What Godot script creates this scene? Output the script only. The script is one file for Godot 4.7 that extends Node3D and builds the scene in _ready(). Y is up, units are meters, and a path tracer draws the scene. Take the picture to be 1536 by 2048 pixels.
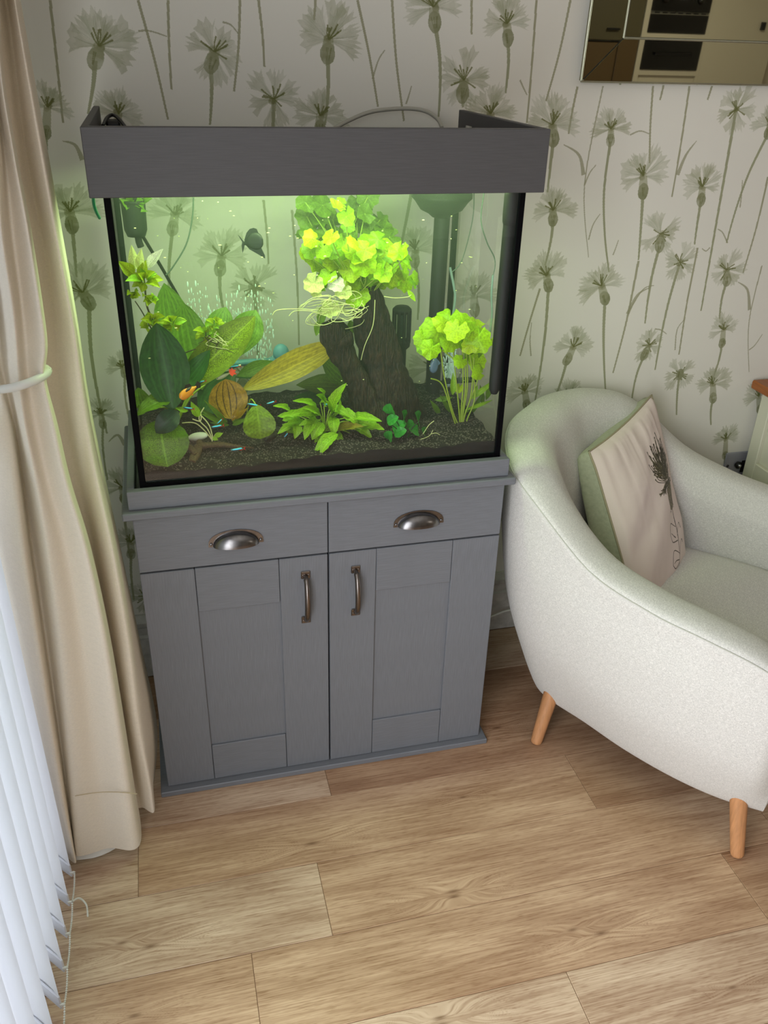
extends Node3D
# A planted aquarium on a grey cabinet, beside a tub armchair, in a room with flower wallpaper.
# Metres, y up. x runs along the papered wall, z from that wall into the room, the floor is y = 0.

const EYE := Vector3(-0.2957, 1.6105, 1.5656)
const FOCAL := 1702.5          # in pixels of a 1536 x 2048 frame
const WALL := -0.47            # face of the papered wall
var view := Basis(Vector3(0.9691, 0.0249, 0.2452), Vector3(0.0970, 0.8762, -0.4721), Vector3(-0.2266, 0.4814, 0.8467)).orthonormalized()
var rng := RandomNumberGenerator.new()
var noise := FastNoiseLite.new()
var M := {}

# ---------------------------------------------------------------- points: a line of sight met with a plane of the room
func sight(x: float, y: float) -> Vector3:
	return view * Vector3((x - 768.0) / FOCAL, -(y - 1024.0) / FOCAL, -1.0)
func W(x: float, y: float, z: float) -> Vector3:
	var v := sight(x, y)
	return EYE + v * ((z - EYE.z) / v.z)
func G(x: float, y: float, h: float) -> Vector3:
	var v := sight(x, y)
	return EYE + v * ((h - EYE.y) / v.y)

# ---------------------------------------------------------------- mesh building
class MB:
	var V := PackedVector3Array()
	var N := PackedVector3Array()
	var U := PackedVector2Array()
	var I := PackedInt32Array()
	func face(p: Array, outward: Vector3) -> void:      # a flat convex polygon
		var n: Vector3 = (p[1] - p[0]).cross(p[2] - p[0])
		if n.length() < 1e-12 and p.size() > 3:
			n = (p[2] - p[0]).cross(p[3] - p[0])
		n = n.normalized()
		var back := n.dot(outward) < 0.0
		if back:
			n = -n
		var s := V.size()
		for q in p:
			V.append(q)
			N.append(n)
			U.append(Vector2.ZERO)
		for k in range(1, p.size() - 1):
			if back:
				I.append_array([s, s + k, s + k + 1])
			else:
				I.append_array([s, s + k + 1, s + k])
	func box(a: Vector3, b: Vector3, r := 0.0015, xf := Transform3D()) -> void:
		var c := (a + b) * 0.5
		var h := ((b - a) * 0.5).abs()
		r = minf(r, minf(h.x, minf(h.y, h.z)) * 0.9)
		var pt := func(s: Vector3, ax: int) -> Vector3:
			var k := h - Vector3.ONE * r
			k[ax] = h[ax]
			return xf * (c + s * k)
		for ax in 3:
			var u := (ax + 1) % 3
			var w := (ax + 2) % 3
			for sg in [-1.0, 1.0]:
				var q := []
				for e in [[-1, -1], [1, -1], [1, 1], [-1, 1]]:
					var s := Vector3.ZERO
					s[ax] = sg
					s[u] = e[0]
					s[w] = e[1]
					q.append(pt.call(s, ax))
				var o := Vector3.ZERO
				o[ax] = sg
				face(q, xf.basis * o)
			if r > 0.0:
				for su in [-1.0, 1.0]:
					for sw in [-1.0, 1.0]:
						var s0 := Vector3.ZERO
						s0[u] = su
						s0[w] = sw
						var s1 := s0
						s0[ax] = -1.0
						s1[ax] = 1.0
						var o := Vector3.ZERO
						o[u] = su
						o[w] = sw
						face([pt.call(s0, u), pt.call(s1, u), pt.call(s1, w), pt.call(s0, w)], xf.basis * o)
		if r > 0.0:
			for x in [-1.0, 1.0]:
				for y in [-1.0, 1.0]:
					for z in [-1.0, 1.0]:
						var s := Vector3(x, y, z)
						face([pt.call(s, 0), pt.call(s, 1), pt.call(s, 2)], xf.basis * s)
	func grid(rows: Array, closed := false, flip := false, us := 1.0, vs := 1.0) -> void:   # a smooth sheet through rows of points
		var nr := rows.size()
		var nc: int = rows[0].size()
		var s := V.size()
		for i in nr:
			for j in nc:
				V.append(rows[i][j])
				N.append(Vector3.ZERO)
				U.append(Vector2(us * j / (nc - 1.0), vs * i / (nr - 1.0)))
		for i in nr - 1:
			for j in (nc if closed else nc - 1):
				var a := s + i * nc + j
				var b := a + nc
				var d := s + i * nc + (j + 1) % nc
				var c := d + nc
				var n := (V[c] - V[a]).cross(V[d] - V[b])
				if flip:
					n = -n
					I.append_array([a, b, c, a, c, d])
				else:
					I.append_array([a, c, b, a, d, c])
				N[a] += n
				N[b] += n
				N[c] += n
				N[d] += n
		for k in range(s, V.size()):
			N[k] = N[k].normalized() if N[k].length() > 1e-14 else Vector3.UP
	func tube(path: Array, radius, sides := 8, caps := true) -> void:      # radius: a number, or one per point
		var rows := []
		var x := Vector3.ZERO
		var n := path.size()
		for i in n:
			var t: Vector3 = (path[mini(i + 1, n - 1)] - path[maxi(i - 1, 0)]).normalized()
			if i == 0:
				x = t.cross(Vector3.UP if absf(t.y) < 0.9 else Vector3.RIGHT).normalized()
			x = (x - t * x.dot(t)).normalized()
			var y := t.cross(x)
			var r: float = radius[i] if radius is Array else radius
			var row := PackedVector3Array()
			for k in sides:
				var a := TAU * k / sides
				row.append(path[i] + (x * cos(a) + y * sin(a)) * r)
			rows.append(row)
		grid(rows, true, true)
		if caps:
			face(Array(rows[0]), path[0] - path[1])
			face(Array(rows[n - 1]), path[n - 1] - path[n - 2])
	func lathe(profile: Array, at: Vector3, up := Vector3.UP, sides := 20) -> void:   # profile of Vector2(radius, height)
		up = up.normalized()
		var x := up.cross(Vector3.FORWARD if absf(up.z) < 0.9 else Vector3.RIGHT).normalized()
		var y := up.cross(x)
		var rows := []
		for p in profile:
			var row := PackedVector3Array()
			for k in sides:
				var a := TAU * k / sides
				row.append(at + up * p.y + (x * cos(a) + y * sin(a)) * maxf(p.x, 1e-5))
			rows.append(row)
		grid(rows, true, true)
	func ball(c: Vector3, r: Vector3, xf := Basis(), sides := 12) -> void:
		var rows := []
		for i in 9:
			var p := PI * i / 8.0
			var row := PackedVector3Array()
			for k in sides:
				var a := TAU * k / sides
				row.append(c + xf * (Vector3(sin(p) * cos(a), -cos(p), -sin(p) * sin(a)) * r))
			rows.append(row)
		grid(rows, true, true)
	func mesh(shift: Vector3) -> ArrayMesh:
		var m := ArrayMesh.new()
		var arr := []
		arr.resize(Mesh.ARRAY_MAX)
		var p := V.duplicate()
		for k in p.size():
			p[k] -= shift
		arr[Mesh.ARRAY_VERTEX] = p
		arr[Mesh.ARRAY_NORMAL] = N
		arr[Mesh.ARRAY_TEX_UV] = U
		arr[Mesh.ARRAY_INDEX] = I
		m.add_surface_from_arrays(Mesh.PRIMITIVE_TRIANGLES, arr)
		return m

func spline(p: Array, per := 8) -> Array:       # Catmull-Rom through points of any kind
	var out := []
	for i in p.size() - 1:
		var a = p[maxi(i - 1, 0)]
		var b = p[i]
		var c = p[i + 1]
		var d = p[mini(i + 2, p.size() - 1)]
		for k in per:
			var s := float(k) / per
			out.append(0.5 * (2.0 * b + (c - a) * s + (2.0 * a - 5.0 * b + 4.0 * c - d) * s * s + (3.0 * b - a - 3.0 * c + d) * s * s * s))
	out.append(p[-1])
	return out

# ---------------------------------------------------------------- scene objects
func origin_of(n: Node) -> Vector3:
	var o := Vector3.ZERO
	while n != self:
		o += n.position
		n = n.get_parent()
	return o
func tag(o: Node, label: String, category: String, group := "") -> Node:
	o.set_meta("label", label)
	o.set_meta("category", category)
	if group:
		o.set_meta("group", group)
	return o
func thing(called: String, at: Vector3, label: String, category: String, group := "") -> Node3D:
	var o := Node3D.new()
	o.name = called
	o.position = at
	add_child(o, true)
	tag(o, label, category, group)
	return o
func put(called: String, mb: MB, mat: Material, parent: Node = null, label := "") -> MeshInstance3D:
	var o := MeshInstance3D.new()
	o.name = called
	o.material_override = mat
	if parent == null:
		var lo: Vector3 = mb.V[0]
		var hi := lo
		for q in mb.V:
			lo = lo.min(q)
			hi = hi.max(q)
		o.position = Vector3((lo.x + hi.x) / 2, lo.y, (lo.z + hi.z) / 2)
		o.mesh = mb.mesh(o.position)
		add_child(o, true)
	else:
		o.mesh = mb.mesh(origin_of(parent))
		parent.add_child(o, true)
	if label:
		o.set_meta("label", label)
	return o
func structure(o: Node) -> Node:
	o.set_meta("kind", "structure")
	return o
func boxed(called: String, a: Vector3, b: Vector3, mat: Material, parent: Node = null, r := 0.0015) -> MeshInstance3D:
	var mb := MB.new()
	mb.box(a, b, r)
	return put(called, mb, mat, parent)

# ---------------------------------------------------------------- materials
func mat(c: Color, rough := 0.6, metal := 0.0, spec := 0.5) -> StandardMaterial3D:
	var m := StandardMaterial3D.new()
	m.albedo_color = c
	m.roughness = rough
	m.metallic = metal
	m.metallic_specular = spec
	return m
func noisy(freq: float, octaves := 4, lo := 0.75, hi := 1.0, kind := FastNoiseLite.TYPE_SIMPLEX_SMOOTH, size := 256) -> NoiseTexture2D:
	var t := NoiseTexture2D.new()
	var f := FastNoiseLite.new()
	f.noise_type = kind
	f.frequency = freq
	f.fractal_octaves = octaves
	f.seed = 11
	t.noise = f
	t.seamless = true
	t.width = size
	t.height = size
	var g := Gradient.new()
	g.set_color(0, Color(lo, lo, lo))
	g.set_color(1, Color(hi, hi, hi))
	t.color_ramp = g
	return t
func tri(m: StandardMaterial3D, tex: Texture2D, scale: Vector3, bump := 0.0, bump_tex: Texture2D = null) -> StandardMaterial3D:
	if tex:
		m.albedo_texture = tex
	m.uv1_triplanar = true
	m.uv1_scale = scale
	if bump > 0.0:
		m.heightmap_enabled = true
		m.heightmap_texture = bump_tex if bump_tex else tex
		m.heightmap_scale = bump
	return m
func leafy(c: Color, tex: Texture2D, glow := 0.7, rough := 0.45) -> StandardMaterial3D:
	var m := mat(c, rough, 0.0, 0.4)
	m.albedo_texture = tex
	m.backlight_enabled = true
	m.backlight = Color(glow, glow, glow)
	m.cull_mode = BaseMaterial3D.CULL_DISABLED
	return m

# ---------------------------------------------------------------- painting of textures (print, grain, veins)
class Canvas:
	var w: int
	var h: int
	var d: PackedByteArray
	func _init(width: int, height: int, c: Color) -> void:
		w = width
		h = height
		var im := Image.create(w, h, false, Image.FORMAT_RGB8)
		im.fill(c)
		d = im.get_data()
	func dot(x: int, y: int, c: Color, a: float) -> void:
		if x < 0 or y < 0 or x >= w or y >= h:
			return
		var k := (y * w + x) * 3
		d[k] = int(lerpf(d[k], c.r * 255.0, a))
		d[k + 1] = int(lerpf(d[k + 1], c.g * 255.0, a))
		d[k + 2] = int(lerpf(d[k + 2], c.b * 255.0, a))
	func poly(p: PackedVector2Array, c: Color, a: float, streak: FastNoiseLite = null) -> void:
		var lo := p[0].y
		var hi := p[0].y
		for q in p:
			lo = minf(lo, q.y)
			hi = maxf(hi, q.y)
		for y in range(maxi(0, int(lo)), mini(h - 1, int(hi)) + 1):
			var xs := []
			var fy := y + 0.5
			for i in p.size():
				var s := p[i]
				var e := p[(i + 1) % p.size()]
				if (s.y <= fy) != (e.y <= fy):
					xs.append(s.x + (fy - s.y) / (e.y - s.y) * (e.x - s.x))
			xs.sort()
			for i in range(0, xs.size() - 1, 2):
				for x in range(int(round(xs[i])), int(round(xs[i + 1]))):
					dot(x, y, c, a * (1.0 + 0.55 * streak.get_noise_2d(x, y)) if streak else a)
	func stroke(p: Array, r0: float, r1: float, c: Color, a: float) -> void:      # a tapering brush line through points
		var left := PackedVector2Array()
		var right := PackedVector2Array()
		for i in p.size():
			var t: Vector2 = (p[mini(i + 1, p.size() - 1)] - p[maxi(i - 1, 0)]).normalized()
			var n := Vector2(-t.y, t.x) * lerpf(r0, r1, i / (p.size() - 1.0))
			left.append(p[i] + n)
			right.append(p[i] - n)
		right.reverse()
		left.append_array(right)
		poly(left, c, a)
	func texture() -> ImageTexture:
		return ImageTexture.create_from_image(Image.create_from_data(w, h, false, Image.FORMAT_RGB8, d))

const PAPER_PX := 930.0
const PAPER_LEFT := -0.75
const PAPER_TOP := 1.8
func on_paper(px: float, py: float) -> Vector2:
	var p := W(px, py, WALL)
	return Vector2((p.x - PAPER_LEFT) * PAPER_PX, (PAPER_TOP - p.y) * PAPER_PX)

func petal(cv: Canvas, c: Vector2, ang: float, r0: float, r1: float, half: float, col: Color, a: float) -> void:
	var ax := Vector2(cos(ang), sin(ang))
	var ay := Vector2(-ax.y, ax.x)
	var p := PackedVector2Array()
	p.append(c + ax * r0 - ay * half * 0.12)
	p.append(c + ax * lerpf(r0, r1, 0.45) - ay * half * 0.45)
	var teeth := rng.randi_range(3, 5)
	for k in teeth + 1:
		var s := -1.0 + 2.0 * k / teeth
		var reach := r1 * (1.0 - 0.16 * s * s) * rng.randf_range(0.9, 1.06)
		p.append(c + ax * reach + ay * half * s * 1.05)
		if k < teeth:
			p.append(c + ax * (r1 * rng.randf_range(0.68, 0.86)) + ay * half * (s + 1.0 / teeth) * 0.95)
	p.append(c + ax * lerpf(r0, r1, 0.45) + ay * half * 0.45)
	p.append(c + ax * r0 + ay * half * 0.12)
	cv.poly(p, col, a, noise)
	for k in 2:
		var e := c + ax * r1 * rng.randf_range(0.7, 0.92) + ay * half * rng.randf_range(-0.7, 0.7)
		cv.stroke([c + ax * r0, (c + ax * r0).lerp(e, 0.5) + ay * rng.randf_range(-1, 1), e], 0.8, 0.4, col.darkened(0.18), a * 0.6)

func flower(cv: Canvas, head: Vector2, bulb: Vector2, stem_end: Vector2, r: float, star: bool, pale := 1.0) -> void:
	var leafc := Color(0.545, 0.55, 0.425)
	var dark := Color(0.40, 0.41, 0.25)
	var up := (head - bulb).angle() if head.distance_to(bulb) > 4.0 else -PI / 2
	# stem
	var bend := (stem_end - bulb).orthogonal() * rng.randf_range(-0.05, 0.05)
	cv.stroke(spline([bulb, bulb.lerp(stem_end, 0.35) + bend, bulb.lerp(stem_end, 0.7) + bend * 0.8, stem_end], 6), 4.2 * r / 62.0, 2.0, leafc, 0.85 * pale)
	# petals: a ring of toothed trumpets, or two sprays to the sides of a head seen from beside
	var angles := []
	if star:
		for k in 7:
			angles.append([TAU * (k + rng.randf_range(-0.3, 0.3)) / 7.0, rng.randf_range(0.72, 1.05)])
	else:
		for k in 3:
			angles.append([lerpf(0.5, 1.7, k / 2.0) + rng.randf_range(-0.16, 0.16), rng.randf_range(0.8, 1.18)])
			angles.append([-lerpf(0.5, 1.7, k / 2.0) + rng.randf_range(-0.16, 0.16), rng.randf_range(0.85, 1.15)])
		angles.append([rng.randf_range(-0.25, 0.25), rng.randf_range(0.8, 1.1)])
		angles.append([rng.randf_range(-0.6, 0.6), rng.randf_range(0.65, 0.95)])
	for q in angles:
		var wide: float = r * rng.randf_range(0.22, 0.36)
		var tint := leafc.lerp(Color(0.66, 0.67, 0.58), 0.2 + rng.randf() * 0.7)
		petal(cv, head, up + q[0], r * 0.10, r * q[1], wide, tint, 0.36 * pale)
		petal(cv, head, up + q[0] + rng.randf_range(-0.15, 0.15), r * 0.10, r * q[1] * 0.8, wide * 0.6, tint, 0.18 * pale)
	# stamens
	for k in 9:
		var a := up + rng.randf_range(-1.0, 1.0) * (1.0 if not star else 2.6)
		var e := head + Vector2.from_angle(a) * r * rng.randf_range(0.3, 0.48)
		cv.stroke([head, head.lerp(e, 0.55) + Vector2(rng.randf_range(-2, 2), 0), e], 0.9, 1.7, dark, 0.75 * pale)
	for k in 5:
		cv.poly(blob(head + Vector2(rng.randf_range(-5, 5), rng.randf_range(-5, 5)), r * 0.11, r * 0.09, 0.0), dark, 0.3 * pale)
	# scaly bulb under the head
	if head.distance_to(bulb) > 4.0:
		var ax := (bulb - head).normalized()
		cv.poly(blob(bulb - ax * r * 0.05, r * 0.3, r * 0.215, ax.angle()), leafc.darkened(0.05), 0.8 * pale, noise)
		cv.stroke([head, bulb - ax * r * 0.1], r * 0.14, r * 0.19, leafc, 0.6 * pale)
		for k in 4:
			var s := rng.randf_range(-0.13, 0.13) * r
			cv.stroke([bulb - ax * r * 0.2 + ax.orthogonal() * s, bulb + ax * r * 0.12 + ax.orthogonal() * s * 0.5], 1.0, 0.5, dark, 0.4 * pale)

func blob(c: Vector2, rx: float, ry: float, turn: float, wob := 0.06) -> PackedVector2Array:
	var p := PackedVector2Array()
	for k in 14:
		var a := TAU * k / 14.0
		p.append(c + (Vector2(cos(a) * rx, sin(a) * ry) * (1.0 + rng.randf_range(-wob, wob))).rotated(turn))
	return p

func wallpaper() -> Texture2D:
	rng.seed = 5
	var cv := Canvas.new(2046, 1488, Color(0.845, 0.835, 0.79))
	var stemc := Color(0.55, 0.545, 0.43)
	# loose stems that hang down out of the picture's upper flowers: pixel from, to
	for s in [[100, 0, 126, 246], [276, 0, 336, 239], [336, 0, 343, 179], [480, 0, 468, 183], [517, 0, 529, 134], [631, 0, 628, 40], [715, 0, 756, 214], [784, 0, 808, 242], [943, 0, 943, 69], [1073, 0, 1054, 246],
		[1141, 0, 1092, 202], [1155, 173, 1137, 268], [1306, 172, 1299, 326], [1379, 172, 1344, 394], [1536, 354, 1486, 546], [1395, 496, 1358, 709], [1080, 577, 1040, 712], [584, 420, 598, 690], [527, 400, 537, 528],
		[1327, 170, 1320, 200], [1424, 172, 1415, 200]]:
		var a := on_paper(s[0], s[1])
		var b := on_paper(s[2], s[3])
		var side := (b - a).orthogonal() * rng.randf_range(-0.02, 0.02)
		cv.stroke(spline([a, a.lerp(b, 0.5) + side, b], 6), 2.6, 2.0, stemc, 0.8)
	for s in [[1206, 172, 1169, 370, 1177, 515], [1524, 531, 1498, 644, 1498, 744], [276, 62, 300, 62, 334, 73], [445, 44, 462, 50, 477, 68], [1040, 160, 1048, 178, 1054, 190], [745, 158, 757, 120, 770, 100],
		[812, 208, 818, 190, 823, 172], [1169, 370, 1180, 345, 1192, 330], [1177, 480, 1186, 450, 1200, 428], [1226, 510, 1230, 500, 1237, 480], [1260, 270, 1280, 262, 1299, 268], [1455, 486, 1445, 465, 1435, 458],
		[1498, 700, 1510, 690, 1525, 668], [1420, 495, 1412, 502, 1404, 497], [1310, 658, 1322, 660, 1333, 668], [1480, 415, 1483, 390, 1485, 360], [1062, 712, 1060, 680, 1063, 645], [1255, 628, 1285, 580, 1308, 571],
		[1350, 700, 1354, 660, 1368, 640]]:
		cv.stroke(spline([on_paper(s[0], s[1]), on_paper(s[2], s[3]), on_paper(s[4], s[5])], 6), 1.8, 1.0, stemc, 0.7)
	for s in [[1167, 350, 1158, 310, 1127, 289], [1355, 350, 1372, 310, 1393, 282], [1499, 620, 1495, 580, 1476, 564], [165, 320, 150, 290, 125, 282], [250, 890, 235, 870, 217, 884], [1255, 628, 1275, 590, 1300, 575], [1103, 835, 1092, 822, 1070, 828]]:
		cv.stroke(spline([on_paper(s[0], s[1]), on_paper(s[2], s[3]), on_paper(s[4], s[5])], 6), 5.0, 0.8, stemc, 0.7)
	# flower heads: head, bulb and stem end in pixels, radius in pixels, open star or not
	var all := [[198, 93, 190, 121, 176, 228, 55, 0], [429, 104, 422, 130, 420, 250, 52, 1], [548, 198, 548, 200, 545, 300, 52, 1], [237, 228, 234, 255, 230, 400, 38, 0], [657, 80, 655, 111, 650, 250, 55, 0], [867, 14, 870, 48, 877, 234, 52, 0],
		[928, 161, 925, 190, 926, 215, 52, 1], [1014, 48, 1016, 79, 1011, 186, 46, 0], [982, 228, 982, 255, 985, 330, 45, 0], [1105, 250, 1107, 280, 1095, 385, 52, 0], [640, 232, 640, 260, 638, 350, 45, 0], [1222, 258, 1221, 283, 1218, 544, 38, 0],
		[1106, 421, 1106, 441, 1090, 531, 46, 0], [1093, 552, 1097, 573, 1069, 809, 48, 0], [1287, 352, 1286, 386, 1277, 520, 50, 0], [1277, 522, 1277, 523, 1226, 746, 1, 0], [1405, 374, 1402, 402, 1389, 489, 44, 0], [1321, 468, 1319, 493, 1290, 647, 48, 1],
		[1360, 525, 1359, 528, 1310, 740, 43, 1], [1203, 572, 1210, 599, 1211, 782, 50, 0], [1453, 540, 1454, 562, 1439, 638, 46, 1], [1473, 218, 1472, 221, 1402, 622, 46, 1], [1540, 250, 1536, 268, 1453, 486, 40, 0], [1147, 694, 1134, 721, 1101, 819, 46, 0],
		[1298, 690, 1288, 712, 1264, 796, 42, 1], [1447, 660, 1444, 688, 1424, 761, 38, 0], [1360, 748, 1359, 751, 1353, 830, 42, 1], [1426, 768, 1426, 798, 1422, 850, 44, 0], [1517, 793, 1520, 820, 1524, 860, 40, 0], [1138, 792, 1134, 815, 1120, 900, 40, 0],
		[1050, 783, 1054, 812, 1040, 870, 42, 0], [1452, 878, 1450, 912, 1440, 980, 36, 0], [140, 424, 144, 453, 153, 554, 50, 0], [166, 585, 178, 606, 214, 867, 54, 0], [245, 735, 250, 750, 262, 850, 32, 0], [202, 828, 206, 850, 215, 960, 32, 0], [95, 215, 92, 268, 100, 400, 36, 0],
		[245, 975, 250, 1000, 262, 1120, 44, 0], [262, 1085, 262, 1110, 268, 1200, 40, 0], [443, 512, 440, 540, 452, 640, 48, 0], [508, 574, 508, 578, 515, 760, 48, 1], [350, 430, 345, 460, 340, 640, 44, 0], [1000, 1010, 1000, 1035, 990, 1140, 44, 0], [720, 640, 720, 665, 730, 800, 46, 1],
		[830, 500, 830, 525, 835, 640, 44, 0], [1400, 60, 1400, 90, 1395, 170, 46, 0], [1250, 90, 1250, 120, 1240, 170, 46, 0]]
	for f in all:
		if f[6] < 5:
			cv.stroke(spline([on_paper(f[0], f[1]), on_paper(f[0] - 24, f[1] + 120), on_paper(f[4], f[5])], 8), 3.2, 2.0, stemc, 0.8)
			continue
		flower(cv, on_paper(f[0], f[1]), on_paper(f[2], f[3]), on_paper(f[4], f[5]), f[6] * 1.28, f[7] == 1)
	# the same print goes on where the tank, the chair and the curtain stand before it
	var taken := []
	for f in all:
		taken.append(on_paper(f[0], f[1]))
	for k in 90:
		var c := Vector2(rng.randf_range(40, 2000), rng.randf_range(40, 1440))
		if taken.any(func(q: Vector2) -> bool: return q.distance_to(c) < 165.0):
			continue
		flower(cv, c, c + Vector2(rng.randf_range(-10, 10), 36), c + Vector2(rng.randf_range(-50, 20), 260), 62.0, rng.randf() < 0.4)
		taken.append(c)
	return cv.texture()

func plank_texture(k: int) -> Texture2D:
	var w := 1024
	var h := 176
	var f := FastNoiseLite.new()
	f.seed = 40 + k
	f.frequency = 0.004
	f.fractal_octaves = 3
	var g := FastNoiseLite.new()
	g.seed = 90 + k
	g.frequency = 0.02
	g.fractal_octaves = 2
	var cv := Canvas.new(w, h, Color.WHITE)
	var knots := []
	rng.seed = 70 + k
	for i in 2:
		knots.append(Vector3(rng.randf_range(80, 940), rng.randf_range(25, 150), rng.randf_range(10, 24)))
	var pale := Color(0.845, 0.75, 0.645)
	var deep := Color(0.60, 0.475, 0.375)
	for y in h:
		for x in w:
			var bend := 0.0
			var spot := 0.0
			for q in knots:
				var dx: float = (x - q.x) * 0.32
				var dy: float = y - q.y
				var dd := dx * dx + dy * dy
				var e := exp(-dd / (q.z * q.z * 2.2))
				bend += e * signf(dy) * q.z * 0.9
				spot = maxf(spot, exp(-dd / (q.z * 0.9)))
			var v := y + bend
			var ring := sin((v + 34.0 * f.get_noise_2d(x * 0.4, v * 0.9)) * 0.33 + 6.0 * f.get_noise_2d(x * 0.22, v * 1.2 + 900.0))
			var fine := g.get_noise_2d(x * 0.22, v * 14.0)
			var pores := g.get_noise_2d(x * 1.0 + 3000.0, v * 30.0)
			var wide := f.get_noise_2d(x * 0.6 + 500.0, v * 2.4)
			var t := 0.42 - 0.42 * wide + 0.06 * ring - 0.40 * fine
			if pores > 0.25:
				t += (pores - 0.25) * 1.1
			var c := pale.lerp(deep, clampf(t, 0.0, 1.15))
			c = c.lerp(Color(0.36, 0.25, 0.17), spot * 0.55)
			cv.dot(x, y, c, 1.0)
	return cv.texture()

func vein_texture(style: int) -> Texture2D:
	var cv := Canvas.new(128, 256, Color.WHITE)
	noise.frequency = 0.05
	for y in 256:
		for x in 128:
			var s := (x - 63.5) / 63.5
			var t := y / 255.0
			var v := 0.86 + 0.16 * noise.get_noise_2d(x * 1.4, y * 0.7) + 0.10 * noise.get_noise_2d(x * 5.0, y * 5.0)
			if style == 0:        # lengthwise veins with cross-links
				for k in [-0.66, -0.36, 0.0, 0.36, 0.66]:
					var e: float = absf(s - k * (1.0 - 0.15 * t))
					v += (0.30 if k == 0.0 else 0.16) * exp(-e * e / 0.0012)
				v -= 0.10 * maxf(0.0, sin(t * 120.0 + absf(s) * 14.0)) * 0.5
			elif style == 1:      # midrib and slanting side veins, bullate
				var q := sin((t * 26.0 - absf(s) * 6.0) * TAU / 2.6)
				v += 0.18 * exp(-s * s / 0.003) + 0.035 * q + 0.14 * noise.get_noise_2d(x * 7.0, y * 3.5)
			elif style == 2:      # dark lengthwise veins
				for k in [-0.6, -0.25, 0.08, 0.42]:
					var e: float = absf(s - k)
					v -= 0.5 * exp(-e * e / 0.0007)
				v += 0.12 * noise.get_noise_2d(x * 3.0, y * 3.0)
			elif style == 4:      # bright flecks, weaker towards the edges
				var q := noise.get_noise_2d(x * 9.0 + 400.0, y * 5.0)
				v = 0.62 + 0.1 * noise.get_noise_2d(x * 2.0, y) + (0.75 if q > 0.22 else 0.0) * (1.0 - absf(s)) + 0.3 * exp(-s * s / 0.002)
			else:                 # round leaf: rays from the middle
				var p := Vector2(s, t * 2.0 - 1.0)
				var a := p.angle()
				v += 0.16 * pow(maxf(0.0, cos(a * 5.0)), 12.0) + 0.08 * p.length()
			v = clampf(v, 0.0, 1.0)
			cv.dot(x, y, Color(v, v, v * 0.96), 1.0)
	noise.frequency = 0.02
	return cv.texture()

# ---------------------------------------------------------------- leaves and stems
func leaf(mb: MB, base: Vector3, tip: Vector3, width: float, facing: Vector3, bend := 0.0, fold := 0.15, wave := 0.0, blunt := 1.0, widest := 0.45) -> void:
	var ax := tip - base
	var side := ax.cross(facing).normalized()
	var n := side.cross(ax).normalized()
	var rows := []
	var ph := rng.randf() * TAU
	for i in 15:
		var t := i / 14.0
		var mid := base + ax * t + n * bend * 4.0 * t * (1.0 - t)
		var q := pow(t, log(0.5) / log(widest))
		var w := width * 0.5 * pow(maxf(sin(PI * q), 0.0), blunt) + 0.0004
		var row := PackedVector3Array()
		for j in 7:
			var s := (j - 3) / 3.0
			var lift := absf(s) * fold * w * 2.0 + wave * s * sin(t * 19.0 + ph + s) * w + wave * 0.5 * absf(s) * sin(t * 31.0 + ph * 2.0) * w
			row.append(mid + side * s * w * (1.0 + 0.06 * wave * 4.0 * sin(t * 40.0 + ph)) + n * lift)
		rows.append(row)
	mb.grid(rows)
func disc(mb: MB, c: Vector3, facing: Vector3, r: float, cup := 0.25, wave := 0.12, notch := true) -> void:   # round scalloped leaf on a central stalk
	var n := facing.normalized()
	var x := n.cross(Vector3(0.3, 0.2, 0.9)).normalized()
	var y := n.cross(x)
	var ph := rng.randf() * TAU
	var k0 := rng.randi_range(4, 6)
	var rows := []
	for i in 6:
		var t := i / 5.0
		var row := PackedVector3Array()
		for k in 30:
			var a := TAU * k / 30.0
			var rr := r * t * (1.0 + t * (0.08 * sin(a * 8.0 + ph) + 0.06 * sin(a * 3.0 + ph)))
			if notch and k == 0:
				rr *= 1.0 - 0.6 * t
			row.append(c + (x * cos(a) + y * sin(a)) * rr + n * r * (cup * t * t + wave * t * t * sin(a * k0 + ph) + 0.5 * wave * t * sin(a * 2.0 + ph * 3.0)))
		rows.append(row)
	var s := mb.U.size()
	mb.grid(rows, true)
	for i in 6:
		for k in 30:
			var a := TAU * k / 30.0
			mb.U[s + i * 30 + k] = Vector2(0.5 + 0.5 * cos(a) * i / 5.0, 0.5 + 0.5 * sin(a) * i / 5.0)
func part_leaf(parent: Node, m: Material, base: Vector3, tip: Vector3, width: float, facing: Vector3, bend := 0.0, fold := 0.15, wave := 0.0, blunt := 1.0, widest := 0.45) -> void:
	var mb := MB.new()
	leaf(mb, base, tip, width, facing, bend, fold, wave, blunt, widest)
	put("leaf", mb, m, parent)
func part_stem(parent: Node, m: Material, pts: Array, r0 := 0.0016, r1 := 0.001, called := "stem") -> void:
	var p := spline(pts, 6)
	var rr := []
	for k in p.size():
		rr.append(lerpf(r0, r1, k / (p.size() - 1.0)))
	var mb := MB.new()
	mb.tube(p, rr, 6)
	put(called, mb, m, parent)

# ---------------------------------------------------------------- the scene
func _ready() -> void:
	rng.seed = 1
	noise.seed = 3
	noise.frequency = 0.02
	noise.fractal_octaves = 3
	camera_and_light()
	materials()
	room()
	floor_planks()
	cabinet()
	armchair()
	pillow()
	curtain()
	blind()
	aquarium()
	hood()
	hardscape()
	plants()
	equipment()
	fish()
	side_cabinet()
	mirror()
	kitchen()
	cables()

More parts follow.
